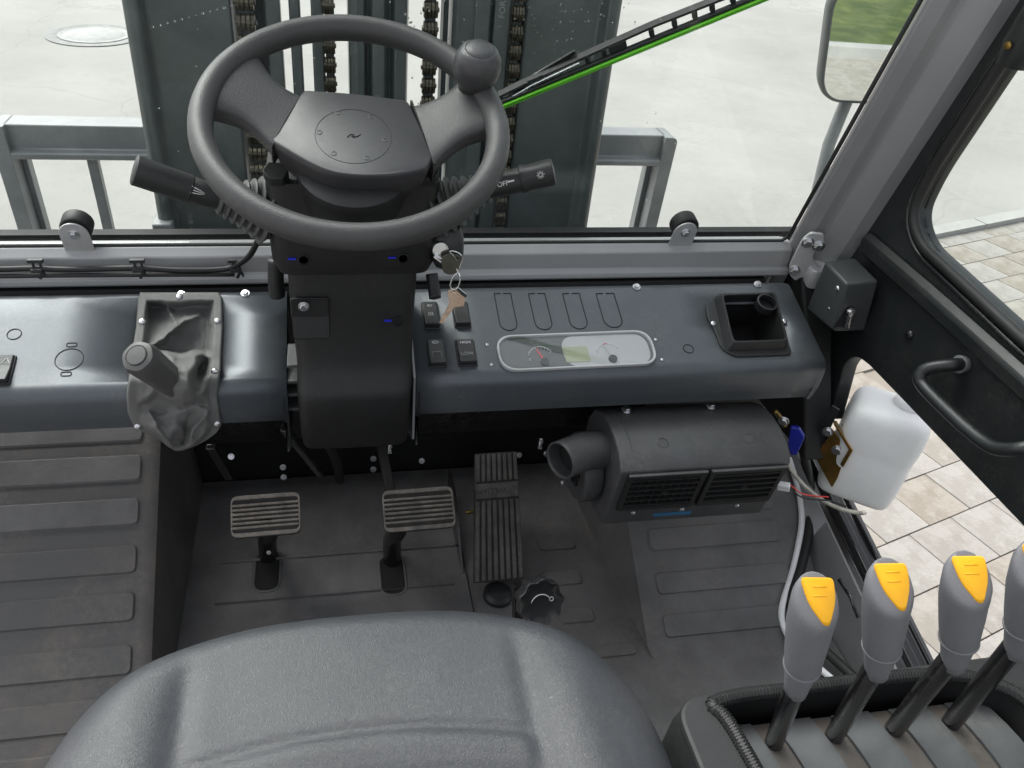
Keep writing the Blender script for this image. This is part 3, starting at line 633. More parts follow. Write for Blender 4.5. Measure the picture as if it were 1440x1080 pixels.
# mounting ladder at the left side and flange at the right
for i, v in enumerate((500, 522, 540, 560)):
    p = aY(414, v, .835); B().box(WF, tuple(p), (.018, .05, .005)).build('ladder_rung', 'heater_plastic', cl, bevel=.001)
b = B(); p0 = aY(580, 445, .90); b.prism(Frame((.104, 0, 0), (0, 1, 0), (0, 0, 1)), [(.79, .40), (.80, .50), (.90, .56), (.94, .54), (.94, .38), (.84, .37)], -.0015, .0015); b.build('side_bracket', 'pillar_paint', cl, smooth=0)
B().prism(Frame((-.0655, 0, 0), (0, 1, 0), (0, 0, 1)), [(.80, .385), (.80, .47), (.92, .53), (.93, .38)], -.0015, .0015).build('side_bracket', 'door_black', cl, smooth=0)
p = aY(570, 572, .80); bolt(Frame(p, (0, 0, 1), (0, -1, 0)), .006, cl)
# collar under the wheel
WA = radians(23.75); WH = Frame((.028, .785, .842), (1, 0, 0), (0, cos(WA), sin(WA)))
B().lathe(WH.sub(.0, -.012), [(.052, -.105), (.058, -.085), (.058, -.062), (.062, -.056), (.062, -.045), (.05, -.04)], 36).build('collar', 'black_plastic', cl, smooth=40)
for u, v in ((388, 245), (600, 245)):
    p = aY(u, v, .80); B().prism(Frame(p, (1, 0, 0), (0, cos(WA), sin(WA))), rpoly([(-.014, 0), (-.006, -.012), (.008, -.012), (.014, 0), (.008, .012), (-.008, .012)], .002, 2), -.006, .006).build('lug', 'black_plastic', cl, bevel=.001)
# bellows
def bellows(a, b, r0, r1, nrib):
    a = V(a); b = V(b); d = (b-a); L = d.length; F = Frame(a, d.orthogonal(), d.cross(d.orthogonal())); prof = []
    for i in range(nrib*4+1):
        t = i/(nrib*4); rr = r0+(r1-r0)*(t**.7); k = (0, .0, 1, 1)[i % 4]; prof.append((rr*(.80+.2*k), t*L))
    return B().lathe(F, prof, 28).build('bellows', 'bellows_rubber', cl, smooth=60, bevel=.0008)
lb0 = V((-.068, .825, .728)); ls = aY(306, 279, .815); bellows(lb0, ls, .046, .0165, 7)
rb0 = V((.124, .825, .728)); rs = aY(686, 264, .815); bellows(rb0, rs, .046, .0165, 7)
# key switch housing on the right of the column
ks = aY(637, 345, .80); ke = aY(616, 355, .79)
B().loft([[p+V((0, r*cos(q), r*.0+0))+V((0, 0, 1.25*r*sin(q))) for q in (2*pi*i/20 for i in range(20))] for p, r in ((V((.118, .81, .69)), .012), (V((.125, .81, .69)), .022), (V((.138, .81, .69)), .026), (V((.150, .812, .688)), .024), (V((.157, .815, .686)), .014))]).build('lock_housing', 'black_plastic', cl, smooth=50)
lf = Frame(aY(617, 352, .785), (0, 0, 1), (.65, .0, 0.0)); lockF = Frame(aY(617, 352, .785), V((0, 0, 1)), V((-.55, -.83, 0)).cross(V((0, 0, 1))))
B().lathe(Frame(aY(619, 351, .79), (1, 0, .1), (0, .25, 1)), [(.0105, -.02), (.0105, .004), (.0095, .006), (.002, .006)], 20).build('lock_barrel', 'chrome', cl, smooth=40)
B().tube(catmull([aY(607, 385, .83), aY(610, 405, .82), aY(612, 420, .81)]), [.008]*16+[.004], 10).build('tilt_tab', 'black_plastic', cl, smooth=180)
B().tube(catmull([aY(388, 365, .85), aY(388, 395, .85), aY(390, 416, .85)]), .010, 10).build('side_tab', 'black_plastic', cl, smooth=180)

# ------------------------------------------------------------------ control stalks
st = thing('control_stalk', 'black control stalk with washer spray symbol left of the steering wheel', 'stalk', ls)
le = aY(186, 238, .80); d = (le-ls); L = d.length; SF = Frame(ls, d.orthogonal(), d.cross(d.orthogonal()))
B().lathe(SF, [(.010, -.012), (.0125, 0), (.0135, L*.12), (.0145, L*.33), (.0145, L*.33)], 20).build('shaft', 'black_plastic', st, smooth=40)
B().lathe(SF, [(.0148, L*.335), (.0154, L*.34), (.0160, L*.97), (.0145, L*.985), (.002, L*.99)], 24).build('sleeve', 'black_plastic', st, smooth=40)
def onstalk(a, b, u, v, r):
    p = pl(u, v, a, (CAM-a).normalized()); q = a+(b-a)*((p-a).dot(b-a)/(b-a).length_squared); n = (CAM-q).normalized(); dd = (b-a).normalized(); n = (n-dd*n.dot(dd)).normalized(); return Frame(q+n*r, -dd if dd.x < 0 else dd, n.cross(-dd if dd.x < 0 else dd))
F = onstalk(ls, le, 279, 254, .0143)
for k in range(3): line('mark', F, [(-.006, -.003+k*.003), (.001, -.002+k*.002), (.006, -.0006+k*.0006)], 'white_ink', st, .0004, False, .0003)
line('mark', F, [(-.0075, -.004), (-.009, 0), (-.0075, .004)], 'white_ink', st, .0005, False, .0003)
st2 = thing('control_stalk', 'black light stalk with lamp symbol and OFF lettering right of the steering wheel', 'stalk', rs)
re_ = aY(780, 241, .80); d = (re_-rs); L = d.length; SF = Frame(rs, d.orthogonal(), d.cross(d.orthogonal()))
B().lathe(SF, [(.010, -.012), (.0125, 0), (.0138, L*.15), (.0145, L*.5), (.0145, L*.5)], 20).build('shaft', 'black_plastic', st2, smooth=40)
rot_ = B(); rot_.loft([[SF((r*(1+.05*cos(4*q)))*cos(q), (r*(1+.05*cos(4*q)))*sin(q), z) for q in (2*pi*i/24 for i in range(24))] for r, z in ((.0150, L*.5), (.0158, L*.51), (.0160, L*.56), (.0148, L*.6), (.0152, L*.95), (.0138, L*.985), (.002, L))]); rot_.build('twist_sleeve', 'black_plastic', st2, smooth=40)
F = onstalk(rs, re_, 759, 234, .0155)
line('mark', F, circ(.0022, 12), 'white_ink', st2, .0004, True, .0003)
for k in range(8): a = k*pi/4; line('mark', F, [(.0032*cos(a), .0032*sin(a)), (.0045*cos(a), .0045*sin(a))], 'white_ink', st2, .0004, False, .0003)
F = onstalk(rs, re_, 709, 258, .0146); text('lettering', 'OFF', F, .0075, 'white_ink', st2)
F = onstalk(rs, re_, 720, 253, .0146); B().box(F, (0, .001, .0002), (.0075, .0018, .0004)).build('mark', 'white_ink', st2)

# ================================================================== STEERING WHEEL
sw = thing('steering_wheel', 'dark grey two spoke steering wheel with turning knob on its rim', 'steering wheel', WH.o)
RR, rt = .1508, .0137
b = B(); rings = []
for i in range(96):
    a = 2*pi*i/96; c = WH(RR*cos(a), RR*sin(a), 0); ro = WH.ex*cos(a)+WH.ey*sin(a)
    rings.append([c+ro*(rt*.92*cos(q))+WH.ez*(rt*1.04*sin(q)) for q in (2*pi*k/18 for k in range(18))])
b.loft(rings, closed=True).build('rim', 'wheel_grey', sw, smooth=180)
hz = -.016
def wp(u, v, h=0): return WH.px(u, v, h)
hub = [wp(u, v, hz) for u, v in ((427, 125), (500, 130), (574, 140), (590, 172), (610, 220), (602, 236), (560, 246), (508, 248), (462, 243), (420, 222), (381, 199), (380, 188))]
hub_r = rpoly(hub, [.004, .02, .006, .02, .006, .006, .03, .03, .03, .03, .006, .004], 4)
hcx = sum(p[0] for p in hub_r)/len(hub_r); hcy = sum(p[1] for p in hub_r)/len(hub_r)
def sc(ps, k): return [(hcx+(p[0]-hcx)*k, hcy+(p[1]-hcy)*k) for p in ps]
b = B(); b.loft([[WH(x, y, h) for x, y in sc(hub_r, k)] for k, h in ((.72, hz-.052), (.80, hz-.048), (.93, hz-.03), (1.0, hz-.008), (1.0, hz-.004), (.985, hz-.0012), (.96, hz))])
hb = b.build('hub_cover', 'hub_grey', sw, smooth=40)
hc = wp(497, 191, hz); HF = WH.sub(hc[0], hc[1], hz)
line('emblem_ring', HF, circ(.0395, 64), 'groove', hb, .00035, True, 0)
for u, v in ((475.5, 158.5), (521.5, 164), (449, 186), (541.5, 196.5), (469, 216), (516, 222)):
    q = wp(u, v, hz); F = WH.sub(q[0], q[1], hz); B().lathe(F, [(.0033, -.0002), (.0033, .0003), (.0024, .0004), (.0022, -.0002)], 16).build('cap_dimple', 'hub_grey', hb, smooth=40)
line('emblem', HF, [(-.0065, -.002), (-.003, .002), (.001, .0015), (.0005, -.001), (-.002, -.001), (.0, -.0022), (.004, -.001), (.0075, .002)], 'groove', hb, .0005, False, .0003)
# spokes
def spoke(h0, h1, r0, r1, name='spoke'):
    a0, a1 = [V((*wp(*q, hz+.001), hz+.001)) for q in (h0, h1)]; b0, b1 = [V((*wp(*q, 0), 0)) for q in (r0, r1)]
    rings = []; NT = 9
    for j in range(NT):
        t = j/(NT-1); e = t*t*(3-2*t); p0 = a0.lerp(b0, t); p1 = a1.lerp(b1, t); mid = (p0+p1)/2; half = (p1-p0)/2
        pinch = 1-.16*sin(pi*min(1, t*1.25))+1.6*max(0, t-.62)**2; th = .011+.004*e; half = half*pinch
        rg = []
        for i in range(20):
            q = 2*pi*i/20; c_, s_ = cos(q), sin(q); ex = abs(c_)**.55*(1 if c_ > 0 else -1); ey = abs(s_)**.55*(1 if s_ > 0 else -1)
            pp = mid+half*ex; rg.append(WH(pp.x, pp.y, pp.z*(1-0)-.011+ey*th))
        rings.append(rg)
    return B().loft(rings).build(name, 'wheel_grey', sw, smooth=60)
spoke((424, 130), (381, 204), (352, 70), (293, 140)); spoke((581, 143), (611, 231), (668, 98), (697, 168))
B().prism(WH, [wp(426, 128, hz-.002), wp(428, 127, hz-.002), wp(383, 202, hz-.002), wp(380, 202, hz-.002)], hz-.03, hz-.0015).build('joint_gap', 'cavity_black', sw, smooth=0)
B().prism(WH, [wp(577, 141, hz-.002), wp(580, 142, hz-.002), wp(613, 230, hz-.002), wp(610, 231, hz-.002)], hz-.03, hz-.0015).build('joint_gap', 'cavity_black', sw, smooth=0)
# spinner knob
best = min(((abs(sqrt(sum(c*c for c in wp(671, 92, h)))-RR+.004), h) for h in [i*.001 for i in range(10, 90)]))[1]
kx, ky = wp(671, 92, best); KN = WH.sub(kx, ky, 0); h = best
kn = B().lathe(KN, [(.013, .008), (.0145, .014), (.0135, h-.034), (.0145, h-.026), (.020, h-.019), (.0245, h-.010), (.0258, h), (.0245, h+.009), (.0205, h+.0165), (.0158, h+.0205), (.0152, h+.0203), (.0148, h+.0208), (.008, h+.0222), (.001, h+.0226)], 36).build('turning_knob', 'hub_grey', sw, smooth=60)
line('cap_groove', KN.sub(0, 0, h+.0204), circ(.0153, 36), 'groove', kn, .0005, True, 0)
B().lathe(KN, [(.017, -.004), (.017, .010), (.0155, .013), (.010, .013)], 24).build('knob_clamp', 'black_plastic', sw, smooth=40)

# ================================================================== KEYS
kk = thing('key', 'dark headed ignition key turned in the lock below the wheel', 'key', aY(632, 370, .775))
F = Frame(aY(633, 371, .772), (1, 0, -.15), (.15, .1, 1)); plate('bow', F, rpoly([(-.011, .008), (-.004, .013), (.008, .012), (.0125, .004), (.010, -.010), (.003, -.014), (-.006, -.012), (-.010, -.002)], .004, 4), [circ(.002, 10, (.007, .008))], .0025, 'dark_key', kk)
B().bar(F(-.010, .002, 0), F(-.019, .006, -.004), .006, .002).build('blade', 'chrome', kk)
rg = thing('key_ring', 'twisted bright wire key ring linking the two keys', 'key ring', aY(645, 390, .77))
q = [aY(u, v, y) for u, v, y in ((632, 354, .768), (641, 354, .766), (650, 362, .766), (646, 378, .768), (643, 384, .769), (637, 390, .77), (633, 402, .77), (637, 407, .769), (644, 404, .768), (647, 390, .768), (642, 378, .771), (641, 364, .772))]
B().tube(catmull(q, 5, True), .0009, 6, False, True).build('wire', 'chrome', rg, smooth=180)
k2 = thing('key', 'copper toned spare key hanging in front of the rocker switches', 'key', aY(640, 430, .775))
F = Frame(aY(640, 403, .776), (1, 0, 0), (0, 0, 1)); kp = [(u, v) for u, v in ((636, 406), (643, 404), (655, 415), (652, 430), (644, 431), (638, 432), (634, 438), (630, 444), (622, 455), (618, 453), (621, 447), (626, 438), (631, 428), (632, 422), (629, 415), (631, 408))]
def fl_(u, v): q = F.loc(aY(u, v, .776)); return q.x, q.y
plate('bow', F, [fl_(*p) for p in kp], [circ(.0016, 10, fl_(639, 409))], .0024, 'brass_key', k2, bev=.0004)
B().prism(F, [fl_(*p) for p in ((641, 404), (645, 403), (657, 414), (654, 418), (642, 408))], .001, .0026).build('bow_edge', 'chrome', k2, bevel=.0004)

# ================================================================== PEDALS
def pad_pedal(uc, vc, us, vs, label, nrib=6):
    p = aZ(uc, vc, .165); t = thing('pedal', label, 'pedal', (p.x, p.y, 0))
    ti = radians(33); F = Frame(p, (1, 0.02, 0), (0, cos(ti), sin(ti)))
    x0, y0 = F.px(uc-us, vc+vs); x1, y1 = F.px(uc+us, vc-vs); w_, h_ = abs(x1-x0)*.985, abs(y1-y0)
    B().prism(F, rrect(w_, h_, .012, 4), -.012, 0).build('pad', 'pedal_groove', t, smooth=40, bevel=.002)
    plate('pad_border', F.sub(0, 0, .001), rrect(w_, h_, .012, 4), [rrect(w_-.006, h_-.014, .006, 4)], .006, 'pedal_rubber', t, bev=.0012)
    for i in range(nrib):
        y = -h_/2+.012+(h_-.024)*(i+.5)/nrib
        b = B(); hh = (h_-.024)/nrib
        b.loft([[F(x, y-hh*.36, -.001), F(x, y-hh*.30, .0045), F(x, y+hh*.12, .0045), F(x, y+hh*.36, -.001)] for x in (-w_/2+.002, w_/2-.002)]); b.build('rib', 'pedal_rubber', t, bevel=.0006)
    return t, p, F
t, p, F = pad_pedal(374, 724, 49, 33, 'left ribbed rubber foot pedal standing below the grey boot')
q = aZ(377, 800, .0); B().tube([F(.0, .0, -.01), F(0, -.03, -.03), V((q.x, q.y+.035, .05)), V((q.x, q.y+.02, -.02))], [.016, .016, .0165, .0165], 16).build('arm', 'gloss_black', t, smooth=60)
bolt(Frame((q.x+.003, q.y+.012, .03), (1, 0, 0), (0, .4, .9)), .004, t)
t, p, F = pad_pedal(589, 716, 48, 33, 'middle ribbed rubber foot pedal between its twin and the treadle')
q = aZ(553, 805, .0); B().tube([F(-.03, .0, -.012), F(-.036, -.03, -.03), V((q.x, q.y+.035, .05)), V((q.x, q.y+.02, -.02))], [.013, .015, .0165, .0165], 16).build('arm', 'gloss_black', t, smooth=60)
B().bar(F(-.04, .0, -.014), V((p.x-.05, 1.10, .13)), .018, .014).build('link', 'cavity_black', t, bevel=.003)
ta = radians(38); pb = aZ(701, 817, .035); AFm = Frame(pb, (1, .02, 0), (0, cos(ta), sin(ta)))
tp = thing('accelerator_pedal', 'long ribbed black treadle pedal hinged on the floor', 'pedal', (pb.x, pb.y, 0))
xl, _ = AFm.px(666, 816); xr, _ = AFm.px(737, 814); yt_ = AFm.px(700, 636)[1]; wA = xr-xl; cxA = (xl+xr)/2; xtl = AFm.px(668, 636)[0]; xtr = AFm.px(727, 636)[0]
B().prism(AFm, [(xl, 0), (xr, 0), (xtr, yt_), (xtl, yt_)], -.012, 0).build('plate', 'pedal_groove', tp, bevel=.002)
y_band0, y_band1 = AFm.px(700, 700)[1], AFm.px(700, 679)[1]
tq = lambda s_, y: ((xl+(xtl-xl)*y/yt_)*(1-s_)+(xr+(xtr-xr)*y/yt_)*s_, y)
B().prism(AFm, [tq(.02, y_band0), tq(.98, y_band0), tq(.98, y_band1), tq(.02, y_band1)], 0, .0025).build('name_band', 'treadle_rubber', tp, bevel=.0005)
text('lettering', 'WILLIAMS', AFm.sub(cxA, (y_band0+y_band1)/2, .0027, pi), .0145, 'pedal_groove', tp)
nr = 8
def tx(s_, y): k = max(0, min(1, y/yt_)); return (xl+(xtl-xl)*k)*(1-s_)+(xr+(xtr-xr)*k)*s_
for i in range(nr):
    s0, s1_ = (i+.18)/nr, (i+.82)/nr
    for y0_, y1_ in ((.002, y_band0-.004), (y_band1+.004, yt_-.003)):
        B().prism(AFm, [(tx(s0, y0_), y0_), (tx(s1_, y0_), y0_), (tx(s1_, y1_), y1_), (tx(s0, y1_), y1_)], 0, .004, .995).build('rib', 'treadle_rubber', tp, bevel=.0006)
B().lathe(Frame((pb.x, pb.y-.008, .004), (1, 0, 0), (0, 1, 0)), [(.026, 0), (.026, .008), (.02, .014), (.002, .015)], 24).build('hinge_foot', 'black_plastic', tp, smooth=40)
B().prism(Frame((xl+pb.x-.010, 0, 0), (0, 1, 0), (0, 0, 1)), [(.86, 0), (1.06, 0), (1.06, .08), (.99, .08)], -.002, .002).build('bracket', 'gloss_black', tp, smooth=0)
p = aZ(661, 720, .09); B().lathe(Frame(p, (0, 1, 0), (0, 0, 1)), [(.0035, -.008), (.0035, .008)], 10).build('pin', 'yellow_zinc', tp)

# ================================================================== STAR KNOB
p = aZ(762, 848, .32); kt = thing('star_knob', 'black scalloped star knob on a stem in front of the seat', 'knob', (p.x, p.y, 0))
KA = Frame(p, (1, .1, 0), (-.05, .52, .85))
def star(r, z, k=.06): return [KA(r*(1+k*cos(9*q))*cos(q), r*(1+k*cos(9*q))*sin(q), z) for q in (2*pi*i/72 for i in range(72))]
B().loft([star(.022, -.024, .03), star(.028, -.021), star(.0295, -.016), star(.0295, -.002), star(.0283, .0), star(.0255, -.0015, .03), star(.018, -.004, 0), star(.002, -.004, 0)]).build('head', 'knob_gloss', kt, smooth=50)
line('arrow_mark', KA.sub(0, -.004, -.0025), [(.014*cos(a), .014*sin(a)) for a in [radians(30+130*i/10) for i in range(11)]], 'white_ink', kt, .0007, False, 0)
line('arrow_mark', KA.sub(.014, .002, -.0025), circ(.0026, 10), 'white_ink', kt, .0005, True, 0)
B().tube([KA(0, 0, -.02), KA(0, -.01, -.10), V((p.x, p.y-.05, .0))], .008, 12).build('stem', 'gloss_black', kt, smooth=60)

# ================================================================== HEATER
ht = thing('cab_heater', 'black plastic cab heater with twin louvre vents under the dashboard', 'heater', (.52, .80, .28))
hx0, hx1 = .388, .648
hp = [(.862, .300), (.860, .365), (.845, .395), (.82, .410), (.79, .4155), (.76, .413), (.735, .405), (.718, .394), (.712, .386), (.7225, .300), (.7268, .266), (.75, .254), (.82, .254), (.856, .268)]
HX = Frame((hx0, 0, 0), (0, 1, 0), (0, 0, 1))
b = B(); b.loft([[V((x, (y-.79)*k+.79, (z-.35)*k+.35)) for y, z in hp] for x, k in ((hx0, .985), (hx0+.004, 1), (hx1-.004, 1), (hx1, .985))])
b.build('housing', 'heater_plastic', ht, smooth=35, bevel=.002)
for x0_, x1_ in ((hx0+.020, hx0+.0225), (hx1-.036, hx1-.033)):
    B().loft([[V((x, y, z+.0008)) for y, z in hp[2:7]]+[V((x, y, z-.002)) for y, z in hp[6:1:-1]] for x in (x0_, x1_)]).build('seam_rib', 'heater_plastic', ht, smooth=35)
for u, v in ((929, 632), (1050, 624)):
    q = aY(u, v, .745); b = B(); b.lathe(Frame((q.x, .745, .4085), (1, 0, 0), (0, .94, .34)), [(.0085, -.002), (.0085, .0006), (.0075, .001), (.007, 0), (.001, 0)], 20); b.build('boss', 'heater_plastic', ht, smooth=40)
# vent faces
VF = Frame((0, .712, .386), (1, 0, 0), (0, -.010, .0861)); VF = Frame((0, .7165, .343), (1, 0, 0), (0, -.010, .086))
for i, (u0, u1) in enumerate(((876, 990), (988, 1108))):
    xa, xb = aY(u0, 680, .716).x, aY(u1, 668, .716).x; xa = max(xa, hx0+.004); xb = min(xb, hx1-.004); xc, w_ = (xa+xb)/2, (xb-xa)*.97
    vt = plate('vent_frame', VF.sub(xc, .001, .0025), rrect(w_, .080, .003, 3), [rrect(w_-.014, .064, .002, 3)], .006, 'black_plastic', ht)
    B().box(VF, (xc, .001, .0004), (w_-.012, .066, .001)).build('vent_cavity', 'cavity_black', vt, smooth=0)
    for k in range(6):
        y = -.0275+.0115*k; b = B(); b.box(VF.sub(xc, y, .003), (0, 0, 0), (w_-.013, .0028, .005)); b.build('louvre', 'black_plastic', vt)
    if i == 0:
        for k in range(9):
            x = xc-w_/2+.012+(w_-.024)*k/8; B().box(VF.sub(x, .001, .0018), (0, 0, 0), (.002, .064, .003)).build('vane', 'black_plastic', vt)
    B().prism(VF.sub(xc+.004, .001, .005), [(-.006, 0), (0, -.004), (.006, 0), (0, .004)], 0, .004).build('tab', 'black_plastic', vt)
    B().box(VF, (xc, .042, .005), (w_, .0016, .004)).build('edge_strip', 'clamp_paint' if False else 'heater_plastic', vt)
B().prism(Frame((0, .7246, .281), (1, 0, 0), (0, -.0043, .034)), rrect(.062, .007, .0035, 3, (.495, 0)), -.001, .0006).build('label', 'label_blue', ht)
for x in (.43, .508, .598): bolt(Frame((x, .7235, .290), (1, 0, 0), (0, -.12, .99)), .0038, ht, name='screw', style='dome')
# blower end and outlet duct
BF = Frame((hx0-.004, .80, .318), (0, 1, 0), (0, 0, 1))
B().lathe(BF, [(.03, .004), (.050, .002), (.054, -.004), (.054, -.022), (.049, -.028), (.03, -.029), (.028, -.022), (.002, -.022)], 36, 1, 1).build('blower_case', 'heater_plastic', ht, smooth=40, bevel=.001)
for k in range(8): 
    a = k*pi/4; B().bar(BF(.006*cos(a), .006*sin(a), -.027), BF(.03*cos(a), .03*sin(a), -.027), .003, .004, (1, 0, 0)).build('spoke', 'black_plastic', ht)
d0, d1, d2 = aY(856, 633, .785), aY(824, 634, .772), aY(787, 648, .75)
dpath = catmull([d0+V((.022, .006, -.004)), d0, d1, d2], 6)
B().tube(dpath, [.028]*len(dpath), 28, False).build('outlet_duct', 'heater_plastic', ht, smooth=60, solid=.0025)
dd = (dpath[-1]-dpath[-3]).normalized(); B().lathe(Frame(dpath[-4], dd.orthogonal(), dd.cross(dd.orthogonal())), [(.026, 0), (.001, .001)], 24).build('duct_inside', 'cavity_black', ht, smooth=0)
B().box(WF, (.50, .835, .424), (.20, .016, .004)).build('hanger', 'pillar_paint', ht)
for x in (.425, .56): bolt(Frame((x, .815, .4135), (1, 0, 0), (0, 1, 0)), .008, ht)
p = aY(787, 678, .76); bolt(Frame(p, (0, 1, 0), (0, 0, 1)), .007, ht)
bt = thing('valve_tag', 'blue plastic lever tab hanging beside the heater end', 'lever', aY(1116, 615, .78))
F = Frame(aY(1117, 618, .78), (.8, -.6, 0), (0, 0, 1)); B().prism(F, rpoly([(-.012, .022), (.0, .024), (.012, .012), (.012, -.024), (.004, -.028), (-.006, -.01)], .003, 3), -.004, .004).build('tab', 'blue_plastic', bt, bevel=.001)
p = aY(1102, 592, .79); bolt(Frame(p, (.8, -.6, 0), (0, 0, 1)), .008, bt)
B().tube(catmull([aY(1090, 578, .80), aY(1096, 586, .80), aY(1104, 600, .79)]), .004, 8).build('fitting', 'yellow_zinc', bt, smooth=180)
# ================================================================== MAST OUTSIDE THE WINDSCREEN
MA = radians(4); MO = V((.105, 1.4-.0+.83*0, .62))
ms = thing('lift_mast', 'dark green painted forklift mast with rails and lifting chains beyond the windscreen', 'mast', (.105, 1.36, -.6))
MX = Frame((0, 1.4, .62), (1, 0, 0), (0, sin(MA), cos(MA)))       # x across, y up the mast, z towards the driver
Z0, Z1 = -1.15, 1.3
def mrail(name, x0, x1, d0, d1, m='mast_paint', bev=.004): return B().box(MX, ((x0+x1)/2, (Z0+Z1)/2, (d0+d1)/2), (x1-x0, Z1-Z0, d1-d0)).build(name, m, ms, bevel=bev)
def mprof(name, pts, m='mast_paint', bev=.004):
    return B().loft([[MX(x, y, z) for x, z in pts] for y in (Z0, Z1)]).build(name, m, ms, smooth=25, bevel=bev)
mprof('outer_channel', [(-.315, -.10), (-.315, .02), (-.305, .028), (-.292, .028), (-.287, .018), (-.284, -.004), (-.20, -.012), (-.150, -.012), (-.146, -.03), (-.146, -.12), (-.10, -.12), (-.10, -.14), (-.30, -.14)])
mprof('outer_channel', [(.523, -.10), (.523, .02), (.513, .028), (.500, .028), (.495, .018), (.492, -.004), (.42, -.012), (.359, -.012), (.355, -.03), (.355, -.12), (.31, -.12), (.31, -.14), (.51, -.14)])
mrail('inner_rail', -.094, -.069, -.05, -.01); mrail('inner_rail', -.055, -.036, -.06, -.02); mrail('inner_rail', -.018, .003, -.05, -.01)
mprof('cylinder_rail', [(.045, -.08), (.045, -.02), (.06, -.012), (.072, -.012), (.076, -.03), (.082, -.03), (.086, -.008), (.106, -.004), (.112, -.02), (.118, -.03), (.126, -.012), (.146, -.012), (.151, -.03), (.151, -.08)])
mprof('inner_rail', [(.228, -.09), (.228, -.02), (.236, -.012), (.270, -.012), (.258, -.03), (.263, -.03), (.266, -.006), (.292, -.006), (.295, -.03), (.300, -.03), (.302, -.012), (.33, -.012), (.334, -.03), (.334, -.09)])
mrail('guide_bar', .212, .221, -.06, -.02, 'mast_dark', .002)
text('lettering', 'FORALZRU', MX.sub(.3155, .24, -.0115, pi/2), .015, 'guard_paint', ms)
# leaf chains
def leaf():
    b = B(); P = .0165
    for k in range(4):
        x = (-1.5+k)*.0068
        o = [( -.0095*sin(q) if False else .0088*cos(q), .0135*sin(q)+(.0 if True else 0)) for q in (2*pi*i/14 for i in range(14))]
        F = Frame((x, 0, 0), (0, 0, 1), (0, 1, 0)); b.prism(F, o, -.0026, .0026)
    b.lathe(Frame((0, .0, 0), (0, 0, 1), (0, 1, 0)), [(.004, -.0155), (.004, .0155)], 8)
    me = b.fix(b.mesh('chain_link')); me.materials.append(MATS['chain_steel']); return me
LK = leaf()
for cxm, dz, wd in ((-.126, -.005, 1.15), (.012, -.006, .72), (.188, -.012, .95), (.343, -.006, .75)):
    ch = B().box(MX, (cxm, .2, dz-.006), (.020*wd, 1.7, .007)).build('chain', 'mast_dark', ms)
    y = -.45
    while y < .62:
        share('chain_link', LK, MX.sub(cxm, y, dz).M @ Matrix.Diagonal((wd, 1.0, 1, 1)), ch); y += .0315
B().box(MX, (.1, -.55, -.10), (.9, .14, .04)).build('cross_member', 'mast_paint', ms, bevel=.004)
p = aY(226, 326, 1.33); B().box(WF, (p.x, 1.37, p.z-.01), (.035, .05, .035)).build('stop_block', 'guard_paint', ms, bevel=.003)
# load guard beyond the mast
lg = thing('load_guard', 'grey steel load backrest frame with rounded corners beyond the mast', 'load backrest', (.07, 1.72, -.5))
gy = 1.72
def gq(u, v): q = aY(u, v, gy); return q.x, q.z
GF = Frame((0, gy, 0), (1, 0, 0), (0, 0, 1))
x0, z1 = gq(-8, 173); x1, _ = gq(945, 182); z1 = gq(500, 177)[1]
wbar = .055
B().loft([[V((x, gy-.03, z1)), V((x, gy-.03, z1-.052)), V((x, gy-.045, z1-.056)), V((x, gy-.045, z1-.07)), V((x, gy+.03, z1-.07)), V((x, gy+.03, z1))] for x in (x0+.025, x1-.025)]).build('top_rail', 'guard_paint', lg, bevel=.003)
for sx, xe in ((1, x0), (-1, x1)):
    pts = rpoly([(xe, z1), (xe+sx*.031, z1), (xe+sx*.031, -.9), (xe, -.9)], [.03, .001, .001, .001], 6)
    B().prism(Frame((0, gy, 0), (1, 0, 0), (0, 0, 1)), pts, -.03, .045).build('side_bar', 'guard_paint', lg, bevel=.003)
    B().prism(Frame((0, gy, 0), (1, 0, 0), (0, 0, 1)), [(xe+sx*.031, z1-.07), (xe+sx*.043, z1-.07), (xe+sx*.043, -.9), (xe+sx*.031, -.9)], -.03, .0).build('side_web', 'guard_paint', lg, bevel=.002)
for u in (131,):
    xb = gq(u, 225)[0]; B().box(WF, (xb, gy, (z1-.07-.9)/2), (.022, .022, .83+z1-.0)).build('upright', 'guard_paint', lg, bevel=.002)

# ================================================================== WINDSCREEN, WIPER, MIRROR
wsn = B().prism(WS, [(-.94, .001), (.729, .001), (.729, .95), (-.94, .95)], -.005, 0).build('windscreen', 'pane', smooth=0)
tag(wsn, 'clear raked windscreen pane with rain drops in front of the steering wheel', 'windscreen')
dm = B(); rnd = random.Random(3)
def drop(x, y, r):
    F = WS.sub(x, y, -.0052); dm.loft([[F(rr*r*cos(q), rr*r*sin(q)*1.15, -h*r) for q in (2*pi*i/8 for i in range(8))] for rr, h in ((1, 0), (.8, .3), (.35, .48))])
for (ua, va), (ub, vb), n in (((215, 38), (325, 8), 12), ((850, 0), (915, 16), 0), ((570, 20), (600, 60), 8)):
    for i in range(n):
        t = i/max(1, n-1); x, y = WS.px(ua+(ub-ua)*t, va+(vb-va)*t, -.005); drop(x, y, rnd.uniform(.0008, .0016))
for _ in range(150):
    u, v = rnd.choice(((rnd.gauss(800, 45), abs(rnd.gauss(10, 35))), (rnd.gauss(620, 80), abs(rnd.gauss(0, 50))), (rnd.uniform(190, 960), rnd.uniform(0, 330)))); x, y = WS.px(u, v, -.005)
    if x < .7: drop(x, y, rnd.uniform(.0004, .0012))
dr = dm.build('rain_drops', 'drop', wsn, smooth=60, kind='stuff')
